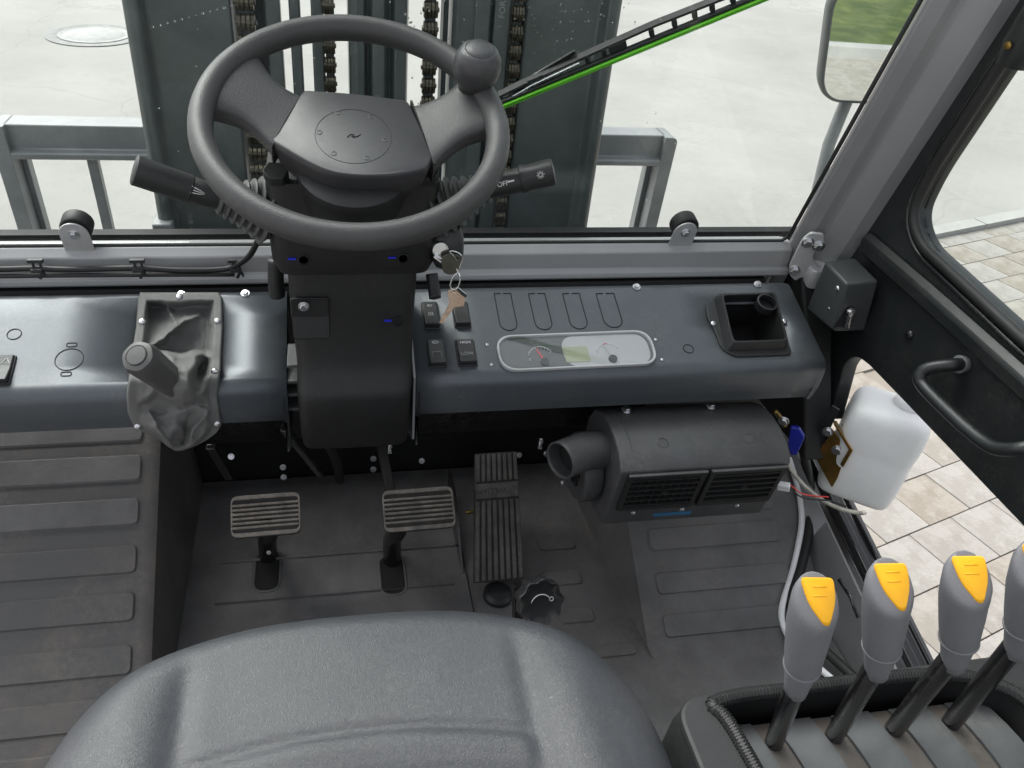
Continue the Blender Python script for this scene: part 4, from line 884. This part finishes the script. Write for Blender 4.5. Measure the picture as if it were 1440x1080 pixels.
# rubber faced glass clamps
def clamp(u, v, label):
    x, y = WS.px(u, v, .004); F = WS.sub(x, y, 0); t = thing('glass_clamp', label, 'clamp', WS(x, -.02, .01))
    B().lathe(F.sub(.002, .004, .0), [(.0205, -.012), (.0205, .006), (.019, .008), (.002, .008)], 28).build('rubber_disc', 'rubber_black', t, smooth=40)
    o = [(.019*cos(a), .019*sin(a)) for a in [pi*i/14 for i in range(15)]]+[(-.0195, -.042), (.0195, -.042)]
    plate('plate', F.sub(0, 0, .011), o, [], .003, 'clamp_paint', t)
    bolt(F.sub(0, .001, .0125), .0075, t); return t
clamp(106, 325, 'silver glass clamp with rubber disc on the rail above the cable clips'); clamp(961, 323, 'silver glass clamp with rubber disc on the rail near the corner pillar')
# wiper
wi = thing('wiper', 'windscreen wiper with green rubber edge and slotted black blade', 'wiper', WS(.22, .2, -.01))
a, b_ = WS.px(706, 148, -.012), WS.px(1100, -14, -.012); a = V((*a, 0)); b_ = V((*b_, 0)); d = b_-a; L = d.length; ang_ = atan2(d.y, d.x)
WPF = WS.sub(a.x, a.y, -.014, ang_)
B().box(WPF, (L/2, .0005, .004), (L, .0052, .010)).build('rubber_edge', 'green_rubber', wi, bevel=.001)
B().box(WPF, (L/2, .0055, .002), (L, .004, .008)).build('blade_spine', 'black_plastic', wi, bevel=.0008)
xs = [L*.14, L*.33, L*.39, L*.44, L*.56, L*.64, L*.71, L*.77, L*.84, L*.9, L]
up_ = B(); up_.loft([[WPF(x, y-.0016, .0), WPF(x, y+.0016, .0), WPF(x, y+.0016, -.012), WPF(x, y-.0016, -.012)] for x, y in ((0, .011), (L*.1, .0135), (L*.4, .0175), (L*.58, .0195), (L*.62, .019), (L, .016))]); up_.build('bow', 'black_plastic', wi)
for i, x in enumerate(xs[:-1]): B().box(WPF, (x, .0125, -.002), (.006 if i not in (0, 3) else .022, .010, .006)).build('bridge', 'black_plastic', wi, bevel=.0008)
B().loft([[WPF(x, y-.0018, .004), WPF(x, y+.0018, .004), WPF(x, y+.0018, -.006), WPF(x, y-.0018, -.006)] for x, y in ((.004, .004), (L*.08, .0075), (L*.12, .010), (L*.3, .0135))]).build('claw', 'zinc', wi, bevel=.0008)
ya = WPF(-.02, .012, -.02); B().bar(WPF(-.05, -.005, -.012), WPF(L*.30, .0225, -.012), .006, .004, WS.ez).build('arm', 'gloss_black', wi, bevel=.001)
# mirror
mi = thing('wing_mirror', 'rounded wing mirror on a stalk reflecting lawn and paving outside the pillar', 'mirror', aY(1190, 150, 1.3))
mcn = aY(1235, 40, 1.3); dv = (mcn-CAM).normalized(); rv = V((.50, -.80, -.20)).normalized(); nm = (rv-dv).normalized()
exm = V((0, 0, 1)).cross(nm).normalized(); MRF = Frame(mcn, exm, nm.cross(exm))
def mpx(u, v): return MRF.px(u, v)
mo = rpoly([mpx(1150, 143), mpx(1172, -25), mpx(1330, -25), mpx(1325, 150)], .05, 9)
mxc = sum(p[0] for p in mo)/len(mo); myc = sum(p[1] for p in mo)/len(mo)
def msc(k): return [(mxc+(p[0]-mxc)*k, myc+(p[1]-myc)*k) for p in mo]
B().loft([[MRF(x, y, h) for x, y in msc(k)] for k, h in ((.5, -.05), (.8, -.045), (.95, -.03), (1.0, -.01), (1.0, .001), (.985, .0035), (.955, .003), (.95, .0))]).build('housing', 'box_paint', mi, smooth=40)
B().prism(MRF, msc(.956), .0002, .0012).build('glass', 'mirror_glass', mi, smooth=0)
q = aY(1195, 130, 1.33); B().tube([q, q+V((-.004, .0, -.10)), q+V((-.03, -.08, -.30))], .012, 12).build('stalk', 'guard_paint', mi, smooth=60)

# ================================================================== DOOR
XD = .82; DRF = Frame((XD, 0, 0), (0, 1, 0), (0, 0, 1))            # x = y of the cab, y = height
def dx(u, v): q = aX(u, v, XD-.015); return q.y, q.z
do = thing('cab_door', 'black cab door panel with rounded window opening and grab handle', 'door', (XD, .6, .45))
Wn = rpoly([dx(1440, 475), dx(1296, 342), dx(1284, 300), dx(1310, 245), dx(1470, 0), dx(1560, -140), (.1, 1.25), (.1, .64)], [.01, .05, .04, .05, .01, .02, .02, .02], 6)
bot = [dx(1440, 745), dx(1218, 512), dx(1200, 500), dx(1186, 510), dx(1165, 590)]
outer = [(0, .46), bot[0], bot[1], bot[2], bot[3], bot[4], (1.0, .33), (1.02, .50), (.96, .72), (.80, 1.42), (0, 1.42)]
outer = [bot[0]]+bot[1:4]+[bot[4], (.985, .35), (.985, .56), (.955, .69), (.80, 1.36), (.0, 1.36), (.0, .46)]
plate('panel', DRF, rpoly(outer, [.001, .02, .02, .02, .001, .01, .01, .01, .03, .02, .02], 5), [Wn], .026, 'door_black', do, bev=.004)
def offs(ps, k):
    out = []; n = len(ps)
    for i in range(n):
        a = V((*ps[i-1], 0)); b = V((*ps[(i+1) % n], 0)); t = (b-a).normalized(); out.append((ps[i][0]+t.y*k, ps[i][1]-t.x*k))
    return out
B().tube([DRF(x, y, -.016) for x, y in offs(Wn, .002)], .0075, 8, False, True).build('window_seal', 'rubber_black', do, smooth=180)
B().tube([DRF(x, y, -.014) for x, y in offs(Wn, .016)], .004, 8, False, True).build('seal_lip', 'gloss_black', do, smooth=180)
B().prism(DRF, Wn, -.003, .001).build('pane', 'pane', do, smooth=0)
# ledge under the window
l0, l1 = dx(1212, 352), dx(1440, 560)
b = B(); b.loft([[DRF(*p, -.013), DRF(p[0], p[1], -.024), DRF(p[0]+.0, p[1]+.022, -.026), DRF(p[0]+.0, p[1]+.034, -.013)] for p in (l0, dx(1310, 440), l1, (.3, l1[1]))]); b.build('ledge', 'door_black', do, bevel=.004)
# grab handle
h = [aX(u, v, xx_) for u, v, xx_ in ((1352, 512, .803), (1340, 513, .785), (1308, 517, .765), (1294, 527, .757), (1300, 545, .757), (1345, 590, .757), (1385, 623, .757), (1410, 632, .757), (1440, 630, .762), (1465, 622, .785), (1480, 615, .803))]
B().tube(catmull(h, 6), .0085, 12).build('grab_handle', 'door_black', do, smooth=180)
for pp in (h[0], h[-1]): B().lathe(Frame(pp, (0, 1, 0), (0, 0, 1)), [(.012, -.004), (.011, .004), (.009, .006)], 16).build('weld', 'silver_paint' if False else 'pillar_paint', do, smooth=40)
bolt(Frame(aX(1279, 471, XD-.0135), (0, 1, 0), (0, 0, -1)), .0075, do, m='gloss_black', style='dome')
for u, v in ((1226, 343), (1216, 345)): bolt(Frame(aX(u, v, XD-.0135), (0, 1, 0), (0, 0, -1)), .005, do, style='dome')
# window catch at the upper edge
p = aX(1418, 75, .78); cf = Frame(aX(1424, 60, .79), (0, 1, .0), (0, 0, 1))
B().tube([aX(1470, 10, .79), aX(1440, 62, .79), aX(1423, 92, .79)], [.02, .021, .017], 16).build('window_catch', 'door_black', do, smooth=60)
q = aX(1418, 64, .767); B().lathe(Frame(q, (0, 1, 0), (0, 0, -1)), [(.0045, 0), (.0045, .002), (.002, .003)], 12).build('catch_mark', 'yellow_zinc', do)
# latch box between hinge and door
lb = thing('latch_box', 'grey metal door latch box with slot and screws beside the hinge', 'latch', aX(1200, 465, .79))
c8 = [aX(1155, 368, .765), aX(1203, 361, .815), aX(1236, 394, .79), aX(1190, 398, .735)]
b = B(); top_ = [aY(1160, 367, .93), aY(1203, 362, .93), aY(1236, 395, .86), aY(1190, 399, .86)]
# a folded box: top face, front face and left face share the near top corner
A_, B_, C_, D_ = [V(p) for p in top_]; dn = V((0, 0, -.086)); lowA, lowB, lowC, lowD = A_+dn, B_+dn, aY(1217, 466, .862), aY(1173, 467, .862)
b.add([A_, B_, C_, D_, lowA, lowB, lowC, lowD], [(0, 1, 2, 3), (3, 2, 6, 7), (0, 3, 7, 4), (1, 5, 6, 2), (0, 4, 5, 1), (4, 7, 6, 5)])
b.build('case', 'box_paint', lb, bevel=.004, seg=3)
fn = (C_-D_).cross(lowD-D_).normalized(); fn = fn if fn.dot(CAM-D_) > 0 else -fn
F = Frame(pl(1188, 448, D_, fn), (C_-D_), V((0, 0, 1)))
if F.ez.dot(fn) < 0: F = Frame(F.o, -F.ex, F.ey)
B().prism(F, [(-.014, -.014), (.012, -.014), (.004, .022), (-.004, .022)], .0, .0008).build('slot', 'cavity_black', lb, smooth=0)
B().tube([F(.004, .012, .002), F(.006, -.012, .004)], .006, 12).build('striker', 'zinc', lb, smooth=50); B().lathe(F.sub(.003, .014, .003), [(.0075, 0), (.0065, .006), (.002, .008)], 14).build('striker_head', 'zinc', lb, smooth=40)
ln = (A_-D_).cross(lowD-D_).normalized(); ln = ln if ln.dot(CAM-D_) > 0 else -ln
for u, v in ((1178, 406), (1166, 434), (1157, 402)):
    bolt(Frame(pl(u, v, D_, ln), (D_-A_), ln.cross(D_-A_)), .0048, lb, name='screw', style='dome')
# hinge bracket on the pillar
hb_ = thing('hinge_bracket', 'bright silver hinge bracket bolted across the rail and pillar corner', 'hinge', aX(1135, 390, .76))
HP = Frame(aY(1130, 370, .972), (1, -.35, 0), (0, -.15, 1))
def hx_(u, v): return HP.px(u, v)
ho = rpoly([hx_(*p) for p in ((1110, 372), (1128, 336), (1140, 326), (1158, 328), (1160, 345), (1146, 352), (1142, 362), (1150, 372), (1156, 376), (1152, 398), (1136, 397), (1128, 388), (1118, 394), (1110, 386))], .004, 3)
plate('plate', HP, ho, [], .006, 'silver_paint', hb_, bev=.0015)
B().lathe(Frame(HP(*hx_(1147, 385), .004), (1, 0, 0), HP.ez.cross(V((1, 0, 0)))) if False else Frame(HP(*hx_(1146, 386), -.002), HP.ex, V((0, .98, .2))), [(.016, -.018), (.016, .014), (.0145, .016), (.002, .016)], 24).build('barrel', 'silver_paint', hb_, smooth=40)
for u, v in ((1136, 341), (1117, 380), (1151, 346)): bolt(HP.at(u, v, .003), .0095, hb_)

# ================================================================== CABLE AND CLIPS ON THE RAIL
cb = thing('wiring_cable', 'black wiring cable clipped along the windscreen rail towards the column', 'cable', aY(150, 378, .985))
cp = [aY(-60, 378, .986), aY(0, 378.5, .985), aY(50, 377.5, .983), aY(100, 379, .983), aY(190, 377, .982), aY(250, 380, .982), aY(310, 379, .982), aY(332, 373, .98), aY(352, 358, .965), aY(366, 330, .94), aY(374, 312, .91)]
B().tube(catmull(cp, 6), .0042, 8).build('cable', 'rubber_black', cb, smooth=180)
B().tube(catmull([aY(-60, 389, .984), aY(30, 388, .983), aY(120, 387, .983), aY(330, 386, .984)], 6), .0032, 8).build('cable', 'soft_black', cb, smooth=180)
for u in (50, 193, 331):
    p = aY(u, 366, .984); F = Frame(p, (1, 0, 0), (0, 0, 1)); b = B()
    b.box(F, (0, 0, .002), (.020, .005, .006)); b.box(F, (-.004, -.008, .002), (.0025, .014, .004)); b.box(F, (.005, -.008, .002), (.0025, .014, .004)); b.box(F, (0, -.013, .006), (.015, .005, .004)); b.box(F.sub(.003, -.021, .003, -.5), (0, 0, 0), (.0045, .013, .003)); b.box(F.sub(.007, -.019, .003, .35), (0, 0, 0), (.003, .011, .003))
    b.build('clip', 'black_plastic', cb, bevel=.0006)

# ================================================================== WASHER BOTTLE, HOSES
wb = thing('washer_bottle', 'milky white plastic washer fluid bottle bolted outside the sill', 'bottle', aX(1220, 700, .86))
pts = [(1172, 560), (1190, 546), (1252, 541), (1277, 575), (1302, 628), (1285, 668), (1254, 703), (1200, 718), (1178, 712), (1168, 690), (1150, 640)]
xb = .865
# an upright block: plan rectangle turned to the sill, height from its silhouette
wc = aX(1228, 628, xb); bz0, bz1 = wc.z-.105, wc.z+.095
ea = V((.80, -.60, 0)).normalized(); eb = V((.60, .80, 0)).normalized()
def bring(k, z, kx=1, ky=1, r=.022):
    return [V((wc.x, wc.y, 0))+ea*x+eb*y+V((0, 0, z)) for x, y in rrect(.118*k*kx, .094*k*ky, r, 5)]
bz0, bz1 = wc.z-.093, wc.z+.088
prs = [(.82, bz0), (.95, bz0+.004), (1.0, bz0+.016), (1.0, wc.z-.01), (.975, wc.z-.002), (.975, wc.z+.012), (1.0, wc.z+.02), (1.0, bz1-.024), (.95, bz1-.008), (.82, bz1), (.4, bz1+.001)]
B().loft([bring(k, z) for k, z in prs]).build('tank', 'hdpe', wb, smooth=60, subsurf=1)
top = V((wc.x, wc.y, bz1))
B().lathe(Frame(top+ea*.018+eb*.012, (1, 0, 0), (0, 1, 0)), [(.023, -.002), (.022, .006), (.018, .010), (.002, .011)], 24).build('filler_boss', 'hdpe', wb, smooth=60)
BKF = Frame(aX(1176, 640, .80), (-.35, -.94, 0) if False else (.78, -.62, 0), (.10, .12, 1))
plate('bracket', BKF, rpoly([BKF.px(*p) for p in ((1146, 642), (1172, 604), (1192, 632), (1178, 672), (1170, 686))], .004, 3), [], .003, 'yellow_zinc', wb)
B().prism(BKF, [BKF.px(*p) for p in ((1172, 592), (1176, 592), (1200, 630), (1186, 654), (1182, 650), (1194, 629))], -.002, .010).build('bracket_flange', 'yellow_zinc', wb, bevel=.001)
for u, v in ((1164, 607), (1177, 633)): bolt(BKF.at(u, v, .002), .0085, wb)
p = aX(1188, 607, .81); B().box(Frame(p, (.78, -.62, .3), (.1, .1, 1)), (0, 0, 0), (.010, .024, .008)).build('clip', 'brass_key' if False else 'red_ink' if False else 'yellow_zinc', wb, bevel=.001)
B().prism(BKF, [BKF.px(*p) for p in ((1170, 572), (1180, 578), (1150, 640), (1142, 630), (1155, 600))], -.008, -.004).build('mount_plate', 'door_black', wb)
ho_ = thing('washer_hose', 'translucent pale washer hose looping from the heater to the white bottle', 'hose', aX(1160, 700, .78))
hp_ = [aX(u, v, x) for u, v, x in ((1104, 645, .70), (1112, 660, .72), (1130, 682, .745), (1155, 702, .775), (1180, 715, .79), (1205, 721, .80), (1216, 721, .80))]
B().tube(catmull(hp_, 8), .0034, 8).build('tube', 'clear_hose', ho_, smooth=180)
wr = thing('wire_pair', 'thin dark red and brown wires running from the heater connector', 'wires', aX(1120, 690, .72))
wp_ = [aX(u, v, x) for u, v, x in ((1103, 685, .68), (1112, 688, .70), (1125, 698, .72), (1140, 702, .745), (1165, 704, .77), (1190, 712, .785))]
B().tube(catmull(wp_, 6), .0014, 6).build('wire', 'soft_black', wr, smooth=180)
B().tube(catmull([p+V((.001, .004, .004)) for p in wp_[:5]], 6), .0012, 6).build('wire', 'red_ink', wr, smooth=180)
p = aX(1102, 684, .68); B().box(Frame(p, (.8, -.5, .2), (.4, .8, 0)), (0, 0, 0), (.018, .012, .010)).build('connector', 'white_plastic', wr, bevel=.001)
bh = thing('rubber_hose', 'thick black rubber hose along the right edge of the floor mat', 'hose', aZ(1130, 760, .05))
def mz(u, v, h): y = pl(u, v, (0, YR, .004), (0, -s33, c33)); y2 = aZ(u, v, .006+h); return (y if y.z > .006 else y2)+V((0, 0, h))
bp_ = [mz(u, v, h) for u, v, h in ((1108, 606, .04), (1122, 650, .03), (1136, 700, .016), (1136, 745, .012), (1124, 800, .012), (1110, 850, .012), (1120, 885, .012), (1150, 915, .012), (1215, 975, .012))]
B().tube(catmull(bp_, 8), .0085, 10).build('hose', 'rubber_black', bh, smooth=180)
ws_ = thing('edge_strip', 'white strip in place of bright ground showing between the floor mat and the black hose', 'stand-in', aZ(1110, 760, .05))  # added white strip, its colour imitating daylit ground seen through a gap
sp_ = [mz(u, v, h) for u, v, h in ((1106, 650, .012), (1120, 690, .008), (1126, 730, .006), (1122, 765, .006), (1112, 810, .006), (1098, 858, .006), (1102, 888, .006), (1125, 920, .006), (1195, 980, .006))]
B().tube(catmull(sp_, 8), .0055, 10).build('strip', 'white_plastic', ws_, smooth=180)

# ================================================================== SEAT
se = thing('seat', 'blue grey grained vinyl seat cushion with moulded centre panel and side bolsters', 'seat', (.01, .1, 0))
SZ = .48
def half_w(y):                                            # half width of the cushion outline at depth y
    t = max(0, min(1, (.468-y)/.20)); return .252*(1-(1-t)**2.6)**.5 if t < 1 else .252+.0*y
def seat_pt(i, j):
    # i across -1..1, j along 0 front .. 1 back
    y = .468-.62*(j**1.5); w_ = .270; cxs = .010
    # superellipse outline near the front
    q = i
    n_ = 2.7; yy_ = .468-y
    fall = max(0, 1-yy_/.20); hw = .270*(1-fall**n_)**(1/n_) if fall < 1 else 0.0
    return cxs+q*hw, y
def zseat(x, y):
    xc = x-.010; z = SZ
    ed = .270-abs(xc)
    z += .012*math.exp(-((abs(xc)-.19)/.038)**2)*min(1, max(0, (.46-y)/.10))        # bolsters
    z -= .0045*math.exp(-((abs(xc)-.150)/.011)**2)*min(1, max(0, (.43-y)/.05))        # valley beside the centre panel
    z -= .025*max(0, (.36-y))**1.0*1.0*(1-min(1, abs(xc)/.2)) if y < .36 else 0
    arc = .335-.9*xc*xc
    if abs(xc) < .145: z -= .0028*math.exp(-((y-arc)/.0035)**2); z += .002*math.exp(-((y-arc+.014)/.011)**2)
    arc2 = .295-.8*xc*xc
    if abs(xc) < .145: z -= .0025*math.exp(-((y-arc2)/.005)**2)
    return z
b = B(); NI, NJ = 121, 131; vs = []
for j in range(NJ):
    for i in range(NI):
        r_i = -1+2*i/(NI-1); tj = (j/(NJ-1)); x, y = seat_pt(sin(r_i*pi/2)*.999, tj)
        xc = x-.010; fall = max(0, 1-(.468-y)/.20)
        m_ = min(1.0, (abs(xc)/.270)**2.7+fall**2.7)                     # 1 on the outline
        dist = (1-m_**(1/2.7))*.270
        rad = .045; dd = min(1, dist/rad); drop_ = rad*(1-sqrt(max(0, 1-(1-dd)**2)))
        vs.append(V((x, y, zseat(x, y)-drop_*1.0)))
fs = [(j*NI+i, j*NI+i+1, (j+1)*NI+i+1, (j+1)*NI+i) for j in range(NJ-1) for i in range(NI-1)]
b.add(vs, fs); cu_ = b.build('cushion', 'vinyl', se, smooth=180)
# cushion side and base
rim_ = [vs[j*NI+0] for j in range(NJ-1, 0, -1)]+[vs[j*NI+NI-1] for j in range(1, NJ)]
b = B(); lo1 = [p+V((0, 0, -.035)) for p in rim_]; lo2 = [V((.010+(p.x-.010)*.93, p.y-.02, SZ-.14)) for p in rim_]
n = len(rim_); b.add(rim_+lo1+lo2, [(k*n+i, k*n+i+1, (k+1)*n+i+1, (k+1)*n+i) for k in range(2) for i in range(n-1)]); b.build('cushion_side', 'vinyl', se, smooth=60)
B().box(WF, (.01, .10, .17), (.40, .46, .33)).build('base', 'black_plastic', se, bevel=.01)

# ================================================================== LEVER CONSOLE AND LEVERS
CZ = .465
co = thing('lever_console', 'grey moulded armrest console with ribbed rim round the lever recess', 'console', (.48, .2, 0))
def cz(u, v, z=CZ): q = aZ(u, v, z); return q.x, q.y
rim_o = [cz(u, v) for u, v in ((1000, 990), (1040, 978), (1110, 970), (1200, 958), (1290, 950), (1360, 952), (1410, 966), (1450, 990), (1480, 1030), (1500, 1090), (1490, 1180), (1130, 1220), (1075, 1110), (1030, 1030), (1012, 1005))]
rim_c = [(p.x, p.y) for p in catmull([V((*p, 0)) for p in rim_o], 5, True)]
ncx = sum(p[0] for p in rim_c)/len(rim_c); ncy = sum(p[1] for p in rim_c)/len(rim_c)
def rs_(k): return [(ncx+(p[0]-ncx)*k, ncy+(p[1]-ncy)*k) for p in rim_c]
fe = cz(900, 962)[1]; xl0 = cz(952, 1000)[0]; xr0 = .80; yf = cz(1250, 938)[1]
body_o = rpoly([(xl0, -.15), (xl0, cz(960, 985)[1]), (cz(1010, 955)[0], yf-.003), (xr0, yf+.002), (xr0, -.15)], [.01, .06, .05, .02, .01], 8)
plate('top', WF.sub(0, 0, CZ-.006), body_o, [rs_(.985)], .012, 'soft_black', co, bev=.004)
b = B(); n = len(body_o); bx_ = [(p[0], p[1]) for p in body_o]; mx_ = sum(p[0] for p in bx_)/n; my_ = sum(p[1] for p in bx_)/n
b.loft([[V((mx_+(p[0]-mx_)*k, my_+(p[1]-my_)*k, z)) for p in bx_] for k, z in ((.998, CZ-.008), (1.01, CZ-.03), (1.015, .25), (.99, 0.004))], caps=False); b.build('body', 'console_vinyl', co, smooth=50)
B().tube([V((*p, CZ+.001)) for p in rs_(.99)], .0062, 8, False, True).build('rim_trim', 'soft_black', co, smooth=180)
k = 0; tl = rs_(.99); dense = []
b = B()
for i in range(len(tl)):
    a = V((*tl[i], CZ+.001)); c = V((*tl[(i+1) % len(tl)], CZ+.001)); m_ = int((c-a).length/.0035)+1
    for j in range(m_):
        p = a.lerp(c, j/m_); t_ = (c-a).normalized(); F = Frame(p, t_, V((0, 0, 1)))
        b.lathe(F.sub(0, 0, 0), [(.0070, 0)], 3, caps=False) if False else b.tube([F(-.0007, 0, 0), F(.0007, 0, 0)], .0069, 8)
b.build('rim_ribs', 'rubber_black', co, smooth=0, kind='stuff')
# recess wall and arched guide plates between the levers
b = B(); b.loft([[V((*p, z)) for p in rs_(k_)] for k_, z in ((.97, CZ-.004), (.965, CZ-.09))], caps=False); b.build('recess_wall', 'cavity_black', co, smooth=60)
bases = [aZ(u, v, CZ-.022) for u, v in ((1095, 1036), (1180, 1026), (1264, 1017), (1345, 1008))]
def arch(x0, x1, y, dz): 
    return [V((x0, y, dz)), V((x1, y, dz))]
stepx = (bases[3]-bases[0])/3
for i in range(-1, 5):
    bc = bases[0]+stepx*i
    for nm_, m_, off_, wd, hz_ in (('guide_plate', 'console_grey', .5, .040, 0), ('slot_cover', 'console_tan', 0, .021, -.003)):
        if nm_ == 'slot_cover' and not (0 <= i <= 3): continue
        c0 = bc+stepx*off_; rings = []
        for j in range(13):
            t = j/12; y = .020-.18*t; a_ = -.055*( (t-.25)**2)*2.0; sh_ = V((.02*t, 0, 0))
            x = c0.x+sh_.x-.004
            rings.append([V((x-wd/2, c0.y+y, CZ-.026+hz_+a_)), V((x+wd/2, c0.y+y, CZ-.026+hz_+a_)), V((x+wd/2, c0.y+y, CZ-.04+hz_+a_)), V((x-wd/2, c0.y+y, CZ-.04+hz_+a_))])
        if .30 < c0.x < .66: B().loft(rings).build(nm_, m_, co, smooth=60)
tops = [(1155, 838), (1259, 818), (1369, 807), (1468, 790)]
mids = [(1118, 972), (1232, 946), (1340, 935), (1428, 918)]
names = ['yellow capped grey control lever nearest the seat in the console row', 'yellow capped grey control lever second from the seat in the console row', 'yellow capped grey control lever third from the seat in the console row', 'yellow capped grey control lever fourth from the seat beside the door']
for i in range(4):
    b0 = bases[i]; tp_ = aZ(*tops[i], .70); md_ = None
    lv = thing('control_lever', names[i], 'lever', b0, 'hydraulic control levers in the console')
    # rod towards the grip bottom
    best = None
    for k in range(40):
        z = .46+k*.005; p = aZ(*mids[i], z); d1 = (p-b0).normalized(); d2 = (tp_-p).normalized(); s_ = d1.dot(d2)
        if best is None or s_ > best[0]: best = (s_, p)
    gb = best[1]; ax = (tp_-gb).normalized(); L = (tp_-gb).length
    B().tube([b0-V((0, 0, .02)), gb+ax*.02], .0082, 14).build('rod', 'gloss_black', lv, smooth=60)
    ex = V((1, .35, 0)); ex = (ex-ax*ex.dot(ax)).normalized(); F = Frame(gb, ex, ax.cross(ex))
    def ring(z, rx, ry, ox=0, oy=0): return [F(ox+.64*rx*cos(q), oy+.66*ry*sin(q), z) for q in (2*pi*j/28 for j in range(28))]
    B().loft([ring(-.002, .010, .010), ring(0, .0138, .0138), ring(L*.1, .0150, .0150), ring(L*.30, .0188, .0188), ring(L*.305, .0212, .0212), ring(L*.318, .0216, .0216), ring(L*.325, .0205, .0205)]).build('collar', 'grip_grey', lv, smooth=50)
    prf = [(.322, .0198, .0198, 0), (.335, .0202, .0202, 0), (.45, .0212, .0215, .001), (.62, .0225, .0235, .002), (.78, .0222, .025, .003), (.90, .0215, .0255, .003), (.97, .0195, .0235, .002), (1.005, .016, .019, .002), (1.02, .010, .012, .002), (1.024, .002, .002, .002)]
    cdir = CAM-tp_; cv = V((cdir.dot(F.ex), cdir.dot(F.ey), 0)).normalized(); pv_ = V((-cv.y, cv.x, 0))
    # image-right direction in the grip plane, so the sloping face looks up and to the driver
    if (F.ex*pv_.x+F.ey*pv_.y).dot(AR) < 0: pv_ = -pv_
    tl_ = (cv*.93+pv_*.38).normalized(); tr_ = (pv_*.93-cv*.38).normalized()
    hd = [(.322, .0198, .0198, 0, 0), (.335, .0203, .0203, 0, 0), (.45, .0212, .0218, .001, 0), (.60, .0222, .0235, .002, .02), (.72, .0226, .0245, .003, .12), (.83, .0226, .0248, .003, .42), (.90, .0222, .0245, .003, .75), (.935, .0205, .0225, .003, .92), (.950, .0180, .0198, .003, 1.0), (.956, .014, .0155, .003, 1.0), (.958, .002, .002, .003, 1.0)]
    SL = 1.0
    def hring(a_, rx, ry, oy, s_):
        out = []
        for j in range(36):
            q = 2*pi*j/36; x = .66*rx*cos(q); y = .66*ry*sin(q); dt = x*tl_.x+y*tl_.y; out.append(F(x, y+oy, L*a_-SL*s_*dt))
        return out
    B().loft([hring(*p) for p in hd]).build('grip', 'grip_grey', lv, smooth=60)
    def face(a, b, hgt=0):          # a: image right, b: towards the driver
        x = tr_.x*a+tl_.x*b; y = tr_.y*a+tl_.y*b; return F(x, y+.003, L*.958-SL*b+hgt)
    r_ = .0152
    sh_ = rpoly([(-.66*r_, -.62*r_), (.72*r_, -.62*r_), (.80*r_, .1*r_), (.52*r_, .86*r_), (.25*r_, .86*r_), (-.35*r_, .25*r_)], [.003, .003, .005, .004, .004, .006], 4)
    b = B(); n = len(sh_); ca = sum(p[0] for p in sh_)/n; cb_ = sum(p[1] for p in sh_)/n
    b.loft([[face(ca+(p[0]-ca)*k, cb_+(p[1]-cb_)*k, hg) for p in sh_] for k, hg in ((1.0, -.003), (1.0, .0008), (.93, .0015))]); b.build('yellow_cap', 'grip_yellow', lv, smooth=40)
    b = B()
    for q_ in (-.32, -.02): b.tube([face(-.15*r_, q_*r_, .0015), face(.42*r_, q_*r_, .0015)], .0004, 5)
    b.build('cap_ridges', 'grip_yellow', lv, smooth=180)
